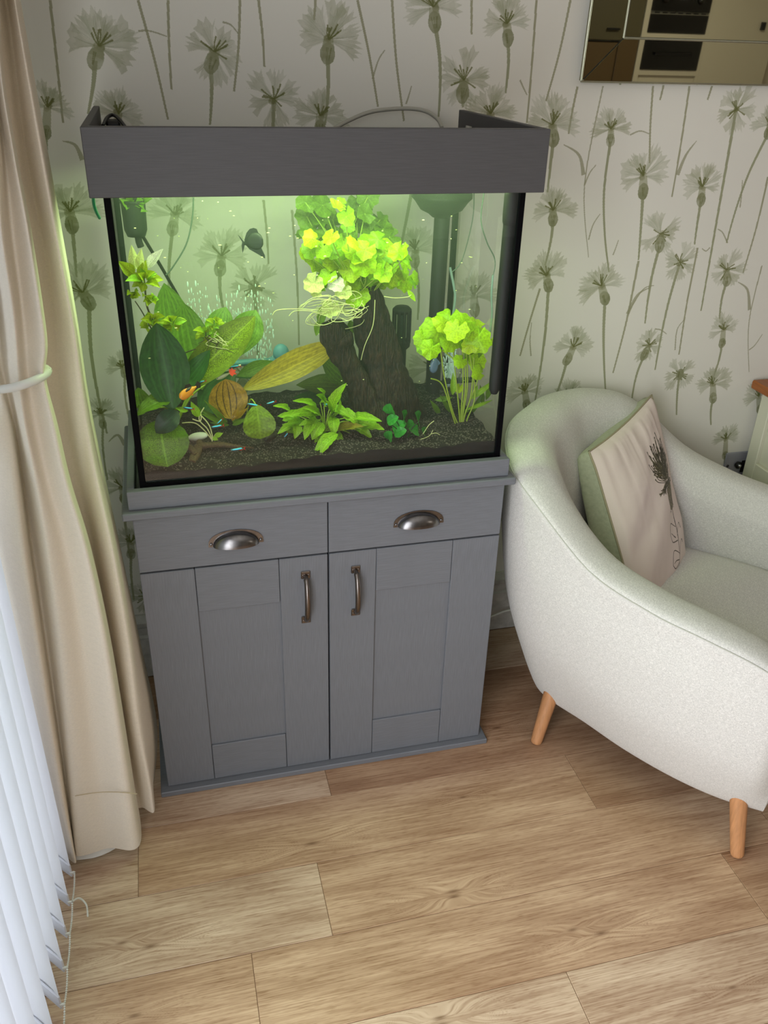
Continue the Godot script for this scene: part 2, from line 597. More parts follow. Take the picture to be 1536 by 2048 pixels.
func camera_and_light() -> void:
	var cam := Camera3D.new()
	cam.name = "camera"
	cam.transform = Transform3D(view, EYE)
	cam.keep_aspect = Camera3D.KEEP_HEIGHT
	cam.fov = rad_to_deg(2.0 * atan(1024.0 / FOCAL))
	cam.near = 0.02
	cam.current = true
	add_child(cam)
	var env := Environment.new()
	env.background_mode = Environment.BG_COLOR
	env.background_color = Color(0.93, 0.96, 1.0)
	env.background_energy_multiplier = 1.7
	env.tonemap_mode = Environment.TONE_MAPPER_LINEAR
	env.tonemap_exposure = 1.0
	env.sdfgi_enabled = true
	env.ssao_enabled = true
	env.ssil_enabled = true
	env.volumetric_fog_enabled = true
	env.volumetric_fog_density = 0.0
	var we := WorldEnvironment.new()
	we.name = "environment"
	we.environment = env
	add_child(we)
	# daylight that comes through the patio door beside the camera
	area("window_daylight", Vector3(-0.60, 1.02, 1.66), Vector3(1, -0.05, -0.16), Vector2(1.42, 1.9), Color(0.975, 0.985, 1.0), 4.6)
	# an added kitchen lamp and the tank's lamp are in kitchen() and hood()

func area(called: String, at: Vector3, towards: Vector3, size: Vector2, c: Color, energy: float) -> void:
	var l := AreaLight3D.new()
	l.name = called
	l.area_size = size
	l.light_color = c
	l.light_energy = energy
	l.area_range = 12.0
	l.area_attenuation = 2.0
	l.shadow_enabled = true
	l.transform = Transform3D(Basis.looking_at(towards.normalized(), Vector3.UP if absf(towards.y) < 0.9 else Vector3.FORWARD), at)
	add_child(l)

func materials() -> void:
	var fine := noisy(0.03, 4, 0.80, 1.0)
	var grain := noisy(0.025, 5, 0.80, 1.0)
	var cloth := noisy(0.16, 2, 0.82, 1.0, FastNoiseLite.TYPE_VALUE)
	M.grain = grain
	M.ceiling = mat(Color(0.9, 0.89, 0.86), 0.9)
	M.plain_wall = mat(Color(0.84, 0.82, 0.76), 0.9)
	M.gloss_white = tri(mat(Color(0.80, 0.79, 0.76), 0.35), fine, Vector3(3, 3, 3))
	M.frame_white = mat(Color(0.9, 0.9, 0.89), 0.3)
	var grey := Color(0.452, 0.464, 0.486)
	var ply := noisy(0.06, 4, 0.88, 1.0)
	M.grey_up = tri(mat(grey, 0.5), ply, Vector3(34, 0.9, 34), 0.03)
	M.grey_along = tri(mat(grey, 0.5), ply, Vector3(0.9, 34, 34), 0.03)
	M.hood_shaded_grey = tri(mat(Color(0.295, 0.288, 0.288), 0.55), ply, Vector3(0.9, 34, 34), 0.03)  # cabinet grey darkened to put the hood's dimmer light into the colour
	M.grey_edge = mat(grey.darkened(0.06), 0.5)
	M.inside = mat(Color(0.05, 0.05, 0.055), 0.7)
	M.pewter = tri(mat(Color(0.54, 0.53, 0.53), 0.27, 1.0), fine, Vector3(6, 6, 6))
	M.bronze = mat(Color(0.47, 0.44, 0.42), 0.28, 1.0)
	var weave := noisy(0.22, 2, 0.72, 1.0, FastNoiseLite.TYPE_VALUE)
	var slub := noisy(0.2, 2, 0.92, 1.0, FastNoiseLite.TYPE_VALUE)
	M.linen = tri(mat(Color(0.925, 0.915, 0.89), 0.95, 0.0, 0.2), weave, Vector3(17, 17, 17), 0.06)
	M.linen.rim_enabled = true
	M.linen.rim = 0.25
	M.seam = mat(Color(0.74, 0.74, 0.70), 0.9)
	M.oak = tri(mat(Color(0.80, 0.575, 0.39), 0.42), grain, Vector3(20, 2.0, 20))
	M.top_oak = tri(mat(Color(0.66, 0.38, 0.17), 0.4), grain, Vector3(20, 20, 2.0))
	M.drape = tri(mat(Color(0.97, 0.935, 0.875), 0.95, 0.0, 0.15), slub, Vector3(9, 30, 9), 0.04)
	M.drape.backlight_enabled = true
	M.drape.backlight = Color(0.42, 0.40, 0.34)
	M.drape.cull_mode = BaseMaterial3D.CULL_DISABLED
	M.slat = tri(mat(Color(0.95, 0.955, 0.97), 0.8, 0.0, 0.2), noisy(0.2, 2, 0.96, 1.0), Vector3(40, 40, 40))
	M.slat.backlight_enabled = true
	M.slat.backlight = Color(0.75, 0.75, 0.77)
	M.slat.cull_mode = BaseMaterial3D.CULL_DISABLED
	M.white = mat(Color(0.88, 0.88, 0.86), 0.4)
	M.cord_grey = mat(Color(0.62, 0.61, 0.56), 0.45)
	M.black = mat(Color(0.035, 0.035, 0.04), 0.45)
	M.black_soft = tri(mat(Color(0.05, 0.055, 0.06), 0.7), fine, Vector3(12, 12, 12))
	M.glass = mat(Color(0.55, 0.78, 0.70, 0.012), 0.0)
	M.glass.transparency = BaseMaterial3D.TRANSPARENCY_ALPHA
	M.window_glass = mat(Color(0.9, 0.95, 0.95, 0.02), 0.0)
	M.window_glass.transparency = BaseMaterial3D.TRANSPARENCY_ALPHA
	M.silicone = mat(Color(0.012, 0.012, 0.02), 0.7, 0.0, 0.2)
	M.cream = mat(Color(0.83, 0.82, 0.74), 0.45)

# ---------------------------------------------------------------- the room
func room() -> void:
	var wall := MB.new()
	var paper := mat(Color.WHITE, 0.85, 0.0, 0.25)
	paper.albedo_texture = wallpaper()
	var x1 := 6.4
	wall.box(Vector3(-1.0, -0.1, WALL - 0.12), Vector3(x1, 2.5, WALL), 0.0)
	for k in wall.V.size():
		wall.U[k] = Vector2((wall.V[k].x - PAPER_LEFT) * PAPER_PX / 2046.0, (PAPER_TOP - wall.V[k].y) * PAPER_PX / 1488.0)
	structure(put("wall_back", wall, paper))
	# left wall with the patio door's opening
	var z0 := 0.02
	var z1 := 2.5
	var left := MB.new()
	left.box(Vector3(-0.92, -0.1, WALL), Vector3(-0.72, 2.5, z0), 0.0)
	left.box(Vector3(-0.92, -0.1, z1), Vector3(-0.72, 2.5, 6.5), 0.0)
	left.box(Vector3(-0.92, 2.12, z0), Vector3(-0.72, 2.5, z1), 0.0)
	structure(put("wall_left", left, M.plain_wall))
	structure(boxed("wall_right", Vector3(x1, -0.1, WALL - 0.12), Vector3(x1 + 0.12, 2.5, 6.5), M.plain_wall, null, 0.0))
	structure(boxed("wall_front", Vector3(-0.92, -0.1, 6.38), Vector3(x1, 2.5, 6.5), M.plain_wall, null, 0.0))
	structure(boxed("ceiling", Vector3(-1.0, 2.4, WALL - 0.12), Vector3(x1 + 0.12, 2.52, 6.5), M.ceiling, null, 0.0))
	var win := Node3D.new()
	win.name = "window_1"
	win.position = Vector3(-0.82, 0, 1.26)
	add_child(win)
	structure(win)
	var fr := MB.new()
	for z in [z0, 1.23, z1 - 0.06]:
		fr.box(Vector3(-0.86, 0.0, z), Vector3(-0.78, 2.12, z + 0.06), 0.004)
	fr.box(Vector3(-0.86, 2.06, z0), Vector3(-0.78, 2.12, z1), 0.004)
	put("frame", fr, M.frame_white, win)
	boxed("threshold", Vector3(-0.92, -0.01, z0), Vector3(-0.66, 0.045, z1), M.frame_white, win, 0.006)
	boxed("pane", Vector3(-0.825, 0.04, z0 + 0.05), Vector3(-0.82, 2.07, 1.24), M.window_glass, win, 0.0)
	boxed("pane", Vector3(-0.825, 0.04, 1.28), Vector3(-0.82, 2.07, z1 - 0.05), M.window_glass, win, 0.0)
	# moulded skirting board
	var prof := [Vector2(0.0, 0.0), Vector2(0.018, 0.0), Vector2(0.018, 0.135), Vector2(0.013, 0.142), Vector2(0.013, 0.165), Vector2(0.017, 0.172), Vector2(0.017, 0.184), Vector2(0.010, 0.196), Vector2(0.006, 0.204), Vector2(0.0, 0.206)]
	var sk := MB.new()
	for k in prof.size() - 1:
		var a := Vector3(-0.72, prof[k].y, WALL + prof[k].x)
		var b := Vector3(-0.72, prof[k + 1].y, WALL + prof[k + 1].x)
		var r := Vector3(x1 + 0.72, 0, 0)
		sk.face([a, a + r, b + r, b], Vector3(0, a.z - b.z, b.y - a.y))
	structure(put("baseboard_back", sk, M.gloss_white))

func floor_planks() -> void:
	var fl := Node3D.new()
	fl.name = "floor"
	add_child(fl)
	structure(fl)
	var base := mat(Color(0.50, 0.39, 0.29), 0.6)
	var sub := MB.new()
	sub.box(Vector3(-0.95, -0.12, WALL - 0.1), Vector3(6.5, -0.0012, 6.5), 0.0)
	put("underlay", sub, base, fl)
	var tex := []
	for k in 4:
		tex.append(plank_texture(k))
	var tones := [Color(1, 1, 1), Color(0.86, 0.80, 0.75), Color(0.95, 0.91, 0.87)]
	var mats := []
	for t in tex:
		for c in tones:
			var m := mat(c, 0.38, 0.0, 0.45)
			m.albedo_texture = t
			m.heightmap_enabled = true
			m.heightmap_texture = t
			m.heightmap_scale = 0.02
			mats.append(m)
	# rows of boards along x: z of each row, x of one joint
	var joints := {-3: 0.3, -2: -0.35, -1: -0.016, 0: -0.472, 1: -0.085, 2: -0.252, 3: 0.352}
	# tone of the boards that show: row, board -> [texture, tone, flipped]
	var chosen := {"-1,-1": [0, 0], "-1,0": [1, 1], "0,-1": [2, 0], "0,0": [0, 2], "0,1": [1, 1], "1,-1": [2, 0], "1,0": [3, 2], "2,-1": [1, 2], "2,0": [2, 2], "2,1": [3, 1], "3,-1": [3, 0], "3,0": [0, 0], "1,1": [1, 2]}
	var w := 0.1832
	var len := 1.075
	for row in range(-3, 11):
		var j0: float = joints.get(row, fmod(row * 0.41, 1.0) * 0.9 - 0.3)
		for b in range(-2, 4):
			var xa := maxf(j0 + b * len, -0.715)
			var xb := minf(j0 + (b + 1) * len, 2.6)
			var za := maxf(0.1005 + row * w, WALL + 0.019)
			var zb := 0.1005 + (row + 1) * w
			if xb - xa < 0.02 or zb - za < 0.01:
				continue
			var mb := MB.new()
			mb.box(Vector3(xa + 0.0006, -0.008, za + 0.0006), Vector3(xb - 0.0006, 0.0, zb - 0.0006), 0.0007)
			var flip := (row * 7 + b * 3) % 2 == 0
			for k in mb.V.size():
				var q := Vector2((mb.V[k].x - (j0 + b * len)) / len, (mb.V[k].z - (0.1005 + row * w)) / w)
				mb.U[k] = q if flip else Vector2.ONE - q
			var pick: Array = chosen.get("%d,%d" % [row, b], [posmod(row * 5 + b * 3, 4), posmod(row + b * 2, 3)])
			put("plank", mb, mats[pick[0] * 3 + pick[1]], fl)

# ---------------------------------------------------------------- cabinet under the tank
func cup_handle(mb: MB, c: Vector3, rx: float) -> void:
	var rows := []
	for i in 9:
		var b := PI / 2 * i / 8.0
		var row := PackedVector3Array()
		for j in 21:
			var a := PI * j / 20.0
			row.append(c + Vector3(-rx * 0.84 * cos(a), 0.030 * sin(a) * cos(b) - 0.006, 0.024 * pow(sin(a), 0.8) * sin(b) + 0.001))
		rows.append(row)
	mb.grid(rows)
	var f := [c + Vector3(-rx, -0.008, 0.002), c + Vector3(rx, -0.008, 0.002)]
	for j in 17:
		var a := PI * j / 16.0
		f.append(c + Vector3(rx * cos(a), -0.004 + 0.0325 * pow(sin(a), 0.8), 0.002))
	mb.face(f, Vector3.BACK)
	for k in f.size():
		var p: Vector3 = f[k]
		var q: Vector3 = f[(k + 1) % f.size()]
		if k != 1:
			mb.face([p, q, q - Vector3(0, 0, 0.0025), p - Vector3(0, 0, 0.0025)], (p + q) * 0.5 - c)
	for s in [-1.0, 1.0]:
		mb.ball(c + Vector3(s * rx * 0.9, -0.001, 0.003), Vector3(0.0032, 0.0032, 0.0018))
func bow_handle(mb: MB, top: Vector3, low: Vector3) -> void:
	for p in [top, low]:
		mb.box(p + Vector3(-0.0105, -0.0095, 0.0), p + Vector3(0.0105, 0.0095, 0.0035), 0.0015)
		for s in [-1.0, 1.0]:
			mb.ball(p + Vector3(s * 0.006, 0.001 if p == top else -0.001, 0.004), Vector3(0.0022, 0.0022, 0.0012))
	var d := top - low
	var path := spline([top + Vector3(0, -0.002, 0.003), top - d * 0.06 + Vector3(0, 0, 0.012), top - d * 0.2 + Vector3(0, 0, 0.024), top - d * 0.5 + Vector3(0, 0, 0.029), top - d * 0.8 + Vector3(0, 0, 0.024), top - d * 0.94 + Vector3(0, 0, 0.012), low + Vector3(0, 0.002, 0.003)], 5)
	var rr := []
	for k in path.size():
		var t := k / (path.size() - 1.0)
		rr.append(0.0042 + 0.0024 * sin(PI * t) + 0.001 * exp(-pow((absf(t - 0.5) - 0.33) / 0.03, 2.0)))
	mb.tube(path, rr, 12)

func cabinet() -> void:
	var o := thing("aquarium_cabinet", Vector3(0, 0, -0.2), "grey painted wooden cabinet with two doors and two drawers carrying the fish tank", "cabinet")
	boxed("side_panel", Vector3(-0.398, 0.016, -0.42), Vector3(-0.380, 0.766, -0.021), M.grey_up, o)
	boxed("side_panel", Vector3(0.380, 0.016, -0.42), Vector3(0.398, 0.766, -0.021), M.grey_up, o)
	var mid := MB.new()
	mid.box(Vector3(-0.38, 0.02, -0.42), Vector3(0.38, 0.762, -0.024), 0.0)
	put("body", mid, M.inside, o)
	boxed("plinth", Vector3(-0.4175, 0.0, -0.43), Vector3(0.4175, 0.0156, 0.0175), M.grey_along, o, 0.002)
	boxed("ledge", Vector3(-0.418, 0.766, -0.44), Vector3(0.418, 0.783, 0.018), M.grey_along, o, 0.0025)
	var fr := MB.new()
	fr.box(Vector3(-0.404, 0.783, -0.013), Vector3(0.404, 0.8239, 0.004))
	put("front_rim", fr, M.grey_along, o)
	for s in [-1.0, 1.0]:
		boxed("side_rim", Vector3(s * 0.404, 0.783, -0.437), Vector3(s * 0.389, 0.8239, -0.0135), M.grey_along, o)
	for s in [-1.0, 1.0]:
		var door := boxed("door", Vector3(s * 0.1, 0.12, -0.0195), Vector3(s * 0.3, 0.53, -0.0065), M.grey_up, o, 0.0008)
		var y0 := 0.017
		var y1 := 0.6285
		var outer := [s * 0.2885, s * 0.3995]
		var inner := [s * 0.0018, s * 0.1085]
		for e in [outer, inner]:
			boxed("stile", Vector3(e[0], y0, -0.0195), Vector3(e[1], y1, 0.0), M.grey_up, door, 0.0012)
		boxed("rail", Vector3(s * 0.1095, y1 - 0.112, -0.0195), Vector3(s * 0.2875, y1, -0.0004), M.grey_along, door, 0.0012)
		boxed("rail", Vector3(s * 0.1095, y0, -0.0195), Vector3(s * 0.2875, y0 + 0.108, -0.0004), M.grey_along, door, 0.0012)
		var hb := MB.new()
		if s < 0:
			bow_handle(hb, W(611, 1149, 0), W(612, 1238, 0))
		else:
			bow_handle(hb, W(711, 1138, 0), W(711, 1223, 0))
		put("door_handle", hb, M.bronze, door, "bronze bow handle")
		var dr := boxed("drawer", Vector3(s * 0.0012, 0.6325, -0.0195), Vector3(s * 0.3995, 0.765, 0.0), M.grey_along, o, 0.0012)
		var cb := MB.new()
		var c := W(472, 1082, 0.0) if s < 0 else W(837, 1043, 0.0)
		cup_handle(cb, c, 0.0575)
		put("cup_handle", cb, M.pewter, dr, "dark pewter cup handle")

# ---------------------------------------------------------------- armchair and pillow
const CHAIR_TURN := 0.807
const CHAIR_AT := Vector3(0.614, 0, -0.280)
func chair_point(u: float, v: float, y: float) -> Vector3:   # u to the chair's right-hand arm (the one near the camera), v forward
	return CHAIR_AT + Vector3(-sin(CHAIR_TURN), 0, cos(CHAIR_TURN)) * u + Vector3(cos(CHAIR_TURN), 0, sin(CHAIR_TURN)) * v + Vector3(0, y, 0)

func armchair() -> void:
	var o := thing("armchair", chair_point(0, 0.4, 0), "pale linen tub armchair on tapered oak legs beside the aquarium cabinet", "armchair")
	var ridge := [[0.0, 0.0, 0.823], [0.107, 0.005, 0.818], [0.225, 0.055, 0.806], [0.304, 0.135, 0.770], [0.337, 0.286, 0.655], [0.346, 0.426, 0.608], [0.348, 0.54, 0.588], [0.338, 0.66, 0.555], [0.325, 0.74, 0.50]]
	var foot := [[0.0, 0.062], [0.09, 0.078], [0.165, 0.115], [0.222, 0.170], [0.261, 0.295], [0.300, 0.415], [0.325, 0.54], [0.330, 0.65], [0.315, 0.74]]
	var rp := []
	var fp := []
	for k in range(ridge.size() - 1, 0, -1):
		rp.append(Vector3(-ridge[k][0], ridge[k][1], ridge[k][2]))
		fp.append(Vector3(-foot[k][0], foot[k][1], 0.12))
	for k in ridge.size():
		rp.append(Vector3(ridge[k][0], ridge[k][1], ridge[k][2]))
		fp.append(Vector3(foot[k][0], foot[k][1], 0.12))
	rp = spline(rp, 6)
	fp = spline(fp, 6)
	var rows := []
	var seam := []
	var seat_edge := []
	var under := []
	var n := rp.size()
	for k in n:
		var t: Vector3 = rp[mini(k + 1, n - 1)] - rp[maxi(k - 1, 0)]
		var out := Vector2(-t.y, t.x).normalized() * -1.0
		var r := Vector2(rp[k].x, rp[k].y)
		var f := Vector2(fp[k].x, fp[k].y)
		var y: float = rp[k].z
		var e := minf(k, n - 1 - k) / 4.0                   # the arm fronts are rounded
		var th := 0.052 * minf(1.0, 0.55 + 0.45 * e)
		var s_out := r + out * th
		var low := f
		var sec := [Vector3(f.x - out.x * 0.02, f.y - out.y * 0.02, 0.112), Vector3(low.x, low.y, 0.122)]
		for q in [[0.16, 0.022], [0.40, 0.040], [0.70, 0.030], [0.92, 0.008]]:
			var p: Vector2 = low.lerp(s_out, q[0]) + out * q[1] * minf(1.0, 0.3 + e)
			sec.append(Vector3(p.x, p.y, lerpf(0.125, y - 0.022, q[0])))
		sec.append(Vector3(s_out.x, s_out.y, y - 0.022))
		var m1 := r + out * th * 0.72
		sec.append(Vector3(m1.x, m1.y, y - 0.006))
		sec.append(Vector3(r.x, r.y, y))
		m1 = r - out * th * 0.75
		sec.append(Vector3(m1.x, m1.y, y - 0.010))
		m1 = r - out * (th * 1.45)
		sec.append(Vector3(m1.x, m1.y, y - 0.055))
		var back := 1.0 - clampf(absf(rp[k].x) / 0.33, 0.0, 1.0)
		m1 = r - out * (th + 0.030 + 0.045 * back)
		sec.append(Vector3(m1.x, m1.y, lerpf(0.40, y, 0.55)))
		m1 = r - out * (th + 0.034 + 0.075 * back)
		sec.append(Vector3(m1.x, m1.y, 0.385))
		seat_edge.append(m1)
		m1 = r - out * (th + 0.038 + 0.075 * back)
		sec.append(Vector3(m1.x, m1.y, 0.26))
		var row := PackedVector3Array()
		for q in spline(sec, 4):
			row.append(chair_point(q.x, q.y, q.z))
		rows.append(row)
		seam.append(chair_point(s_out.x, s_out.y, y - 0.020) + Vector3(0, 0.0015, 0))
		under.append(chair_point(f.x - out.x * 0.02, f.y - out.y * 0.02, 0.112))
	var sh := MB.new()
	sh.grid(rows, false, true)
	for e in [0, n - 1]:                                   # arm fronts
		var ring := Array(rows[e])
		var c := Vector3.ZERO
		for q in ring:
			c += q
		c = c / ring.size() + chair_point(0, 0.035, 0) - chair_point(0, 0, 0)
		for k in ring.size():
			sh.face([ring[k], ring[(k + 1) % ring.size()], c], chair_point(0, 1, 0) - chair_point(0, 0, 0))
	sh.face(under, Vector3.DOWN)
	put("shell", sh, M.linen, o)
	var pipe := MB.new()
	pipe.tube(seam, 0.0013, 6)
	put("piping", pipe, M.seam, o)
	# seat
	var c2 := Vector2.ZERO
	var edge := []
	for k in range(8, n - 8):
		edge.append(seat_edge[k])
	edge.append(Vector2(0.25, 0.70))
	edge.append(Vector2(0.22, 0.735))
	for k in range(-3, 4):
		edge.append(Vector2(-k * 0.06, 0.75))
	edge.append(Vector2(-0.22, 0.735))
	edge.append(Vector2(-0.25, 0.70))
	for q in edge:
		c2 += q / edge.size()
	var srows := []
	for lv in [[1.0, 0.13], [1.0, 0.37], [0.985, 0.395], [0.95, 0.408], [0.85, 0.416], [0.6, 0.424], [0.3, 0.427], [0.001, 0.428]]:
		var row := PackedVector3Array()
		for q in edge:
			var p: Vector2 = c2.lerp(q, lv[0])
			row.append(chair_point(p.x, p.y, lv[1]))
		srows.append(row)
	var st := MB.new()
	st.grid(srows, true, false)
	put("seat", st, M.linen, o)
	# legs
	var feet := [[Vector3(0.546, 0, 0.043), Vector3(0.580, 0.135, 0.022)], [Vector3(0.856, 0, 0.482), Vector3(0.853, 0.135, 0.442)]]
	var ax := Vector3(cos(CHAIR_TURN), 0, sin(CHAIR_TURN))
	var side := Vector3(-sin(CHAIR_TURN), 0, cos(CHAIR_TURN))
	for l in feet.duplicate():
		var other := []
		for p in l:
			var d: Vector3 = p - CHAIR_AT
			other.append(CHAIR_AT + ax * d.dot(ax) - side * d.dot(side) + Vector3(0, d.y, 0))
		feet.append(other)
	for l in feet:
		var up: Vector3 = (l[1] - l[0]).normalized()
		var mb := MB.new()
		mb.tube([l[0], l[0] + up * 0.003, l[0] + up * 0.008, l[0] + up * 0.07, l[1] + up * 0.02], [0.0125, 0.0145, 0.0155, 0.0175, 0.0205], 18)
		put("leg", mb, M.oak, o)

func pillow() -> void:
	var tl := W(1178, 903, -0.17)
	var tr := W(1303, 790, -0.385)
	var br := W(1371, 1112, -0.145)
	var bl := tl + (br - tr) + Vector3(0.03, -0.005, 0.03)
	var n := (tl - bl).cross(br - bl).normalized()
	if n.dot(EYE - tl) < 0.0:
		n = -n
	var o := thing("cushion", (bl + br) * 0.5, "square cushion printed with a brown thistle, pale pink front and green back", "cushion")
	var cv := Canvas.new(768, 768, Color(0.87, 0.805, 0.78))
	rng.seed = 21
	var ink := Color(0.20, 0.17, 0.12)
	var olive := Color(0.36, 0.33, 0.22)
	var head := Vector2(610, 300)
	for k in 130:
		var a := -PI / 2 + rng.randf_range(-1.0, 1.0) * 1.25 - 0.12
		var r := rng.randf_range(90, 175) * (1.0 - 0.22 * absf(a + PI / 2))
		var s := head + Vector2(rng.randf_range(-28, 28), rng.randf_range(-20, 50))
		var e := s + Vector2(cos(a) * r * 0.75, sin(a) * r)
		cv.stroke(spline([s, s.lerp(e, 0.6) + Vector2(cos(a) * 16, 0), e], 4), 1.2, 2.8, olive.lerp(ink, rng.randf()), 0.8)
		cv.poly(blob(e, 5.5, 3.5, a), ink, 0.8)
	for k in 40:
		var a := PI * rng.randf()
		var s := head + Vector2(rng.randf_range(-40, 40), 40)
		cv.stroke(spline([s, s + Vector2(cos(a) * 40, 20), s + Vector2(cos(a) * 70, 40 * sin(a) + 5)], 4), 1.4, 2.2, olive.lerp(ink, rng.randf()), 0.8)
	cv.poly(blob(Vector2(618, 420), 62, 44, 1.45), olive, 0.75)
	for k in 70:
		var p := Vector2(618, 420) + Vector2(rng.randf_range(-34, 34), rng.randf_range(-52, 56))
		cv.stroke([p, p + Vector2(5, 8)], 2.0, 0.8, ink, 0.75)
	cv.stroke(spline([Vector2(622, 470), Vector2(628, 560), Vector2(618, 660), Vector2(610, 735)], 8), 3.5, 2.5, ink, 0.85)
	for l in [[622, 560, 570, 520, 545, 560], [545, 560, 560, 600, 615, 620], [620, 600, 660, 560, 672, 590], [614, 680, 560, 640, 530, 690], [530, 690, 560, 720, 612, 715], [616, 690, 660, 640, 680, 660], [560, 560, 575, 575, 600, 600], [545, 690, 570, 690, 605, 705], [612, 720, 570, 740, 540, 745]]:
		cv.stroke(spline([Vector2(l[0], l[1]), Vector2(l[2], l[3]), Vector2(l[4], l[5])], 8), 1.6, 2.4, ink, 0.8)
	var front := mat(Color.WHITE, 0.85, 0.0, 0.2)
	front.albedo_texture = cv.texture()
	front.uv1_scale = Vector3(0.741, 1.0, 1.0)
	front.uv1_offset = Vector3(0.2617, 0.0, 0.0)
	front.rim_enabled = true
	front.rim = 0.3
	var green := tri(mat(Color(0.72, 0.73, 0.63), 0.8, 0.0, 0.2), noisy(0.05, 3, 0.85, 1.0), Vector3(6, 6, 6))
	green.rim_enabled = true
	green.rim = 0.3
	var edge := []
	for face_ in 2:
		var rows := []
		for i in 41:
			var v := i / 40.0
			var row := PackedVector3Array()
			for j in 41:
				var u := j / 40.0
				var a := 2.0 * u - 1.0
				var b := 2.0 * v - 1.0
				# pinched sides, pointed corners
				var uu := 0.5 + 0.5 * a * (1.0 - 0.045 * (1.0 - b * b))
				var vv := 0.5 + 0.5 * b * (1.0 - 0.045 * (1.0 - a * a))
				var p := tl.lerp(tr, uu).lerp(bl.lerp(br, uu), vv)
				var f := pow(maxf(0.0, (1.0 - a * a) * (1.0 - b * b)), 0.42)
				# gathers along the top, soft dents below
				var g := 0.0045 * sin(uu * 75.0 + 3.0 * sin(uu * 17.0)) * exp(-v * 5.5) * minf(1.0, v * 12.0)
				g += 0.009 * noise.get_noise_2d(uu * 90.0 + vv * 60.0, vv * 120.0) * f
				g += 0.006 * sin(uu * 9.0 + vv * 16.0) * f * vv
				if face_ == 1:
					var mid := (tl + tr + bl + br) * 0.25
					p = mid + (p - mid) * (1.0 + 0.16 * sin(PI * minf(1.0, (1.0 - maxf(absf(a), absf(b))) * 2.2)))
				p += n * (0.044 * f + g) if face_ == 0 else -n * (0.105 * pow(f, 0.8) + g * 0.6)
				row.append(p)
			rows.append(row)
		var mb := MB.new()
		mb.grid(rows, false, face_ == 1)
		put("front_cover" if face_ == 0 else "back_cover", mb, front if face_ == 0 else green, o)
		if face_ == 0:
			for j in 41:
				edge.append(rows[0][j])
			for i in range(1, 41):
				edge.append(rows[i][40])
			for j in range(39, -1, -1):
				edge.append(rows[40][j])
			for i in range(39, -1, -1):
				edge.append(rows[i][0])
	var pp := MB.new()
	pp.tube(edge, 0.0028, 7, false)
	put("piping", pp, mat(Color(0.60, 0.57, 0.46), 0.8), o, "olive corded edge")

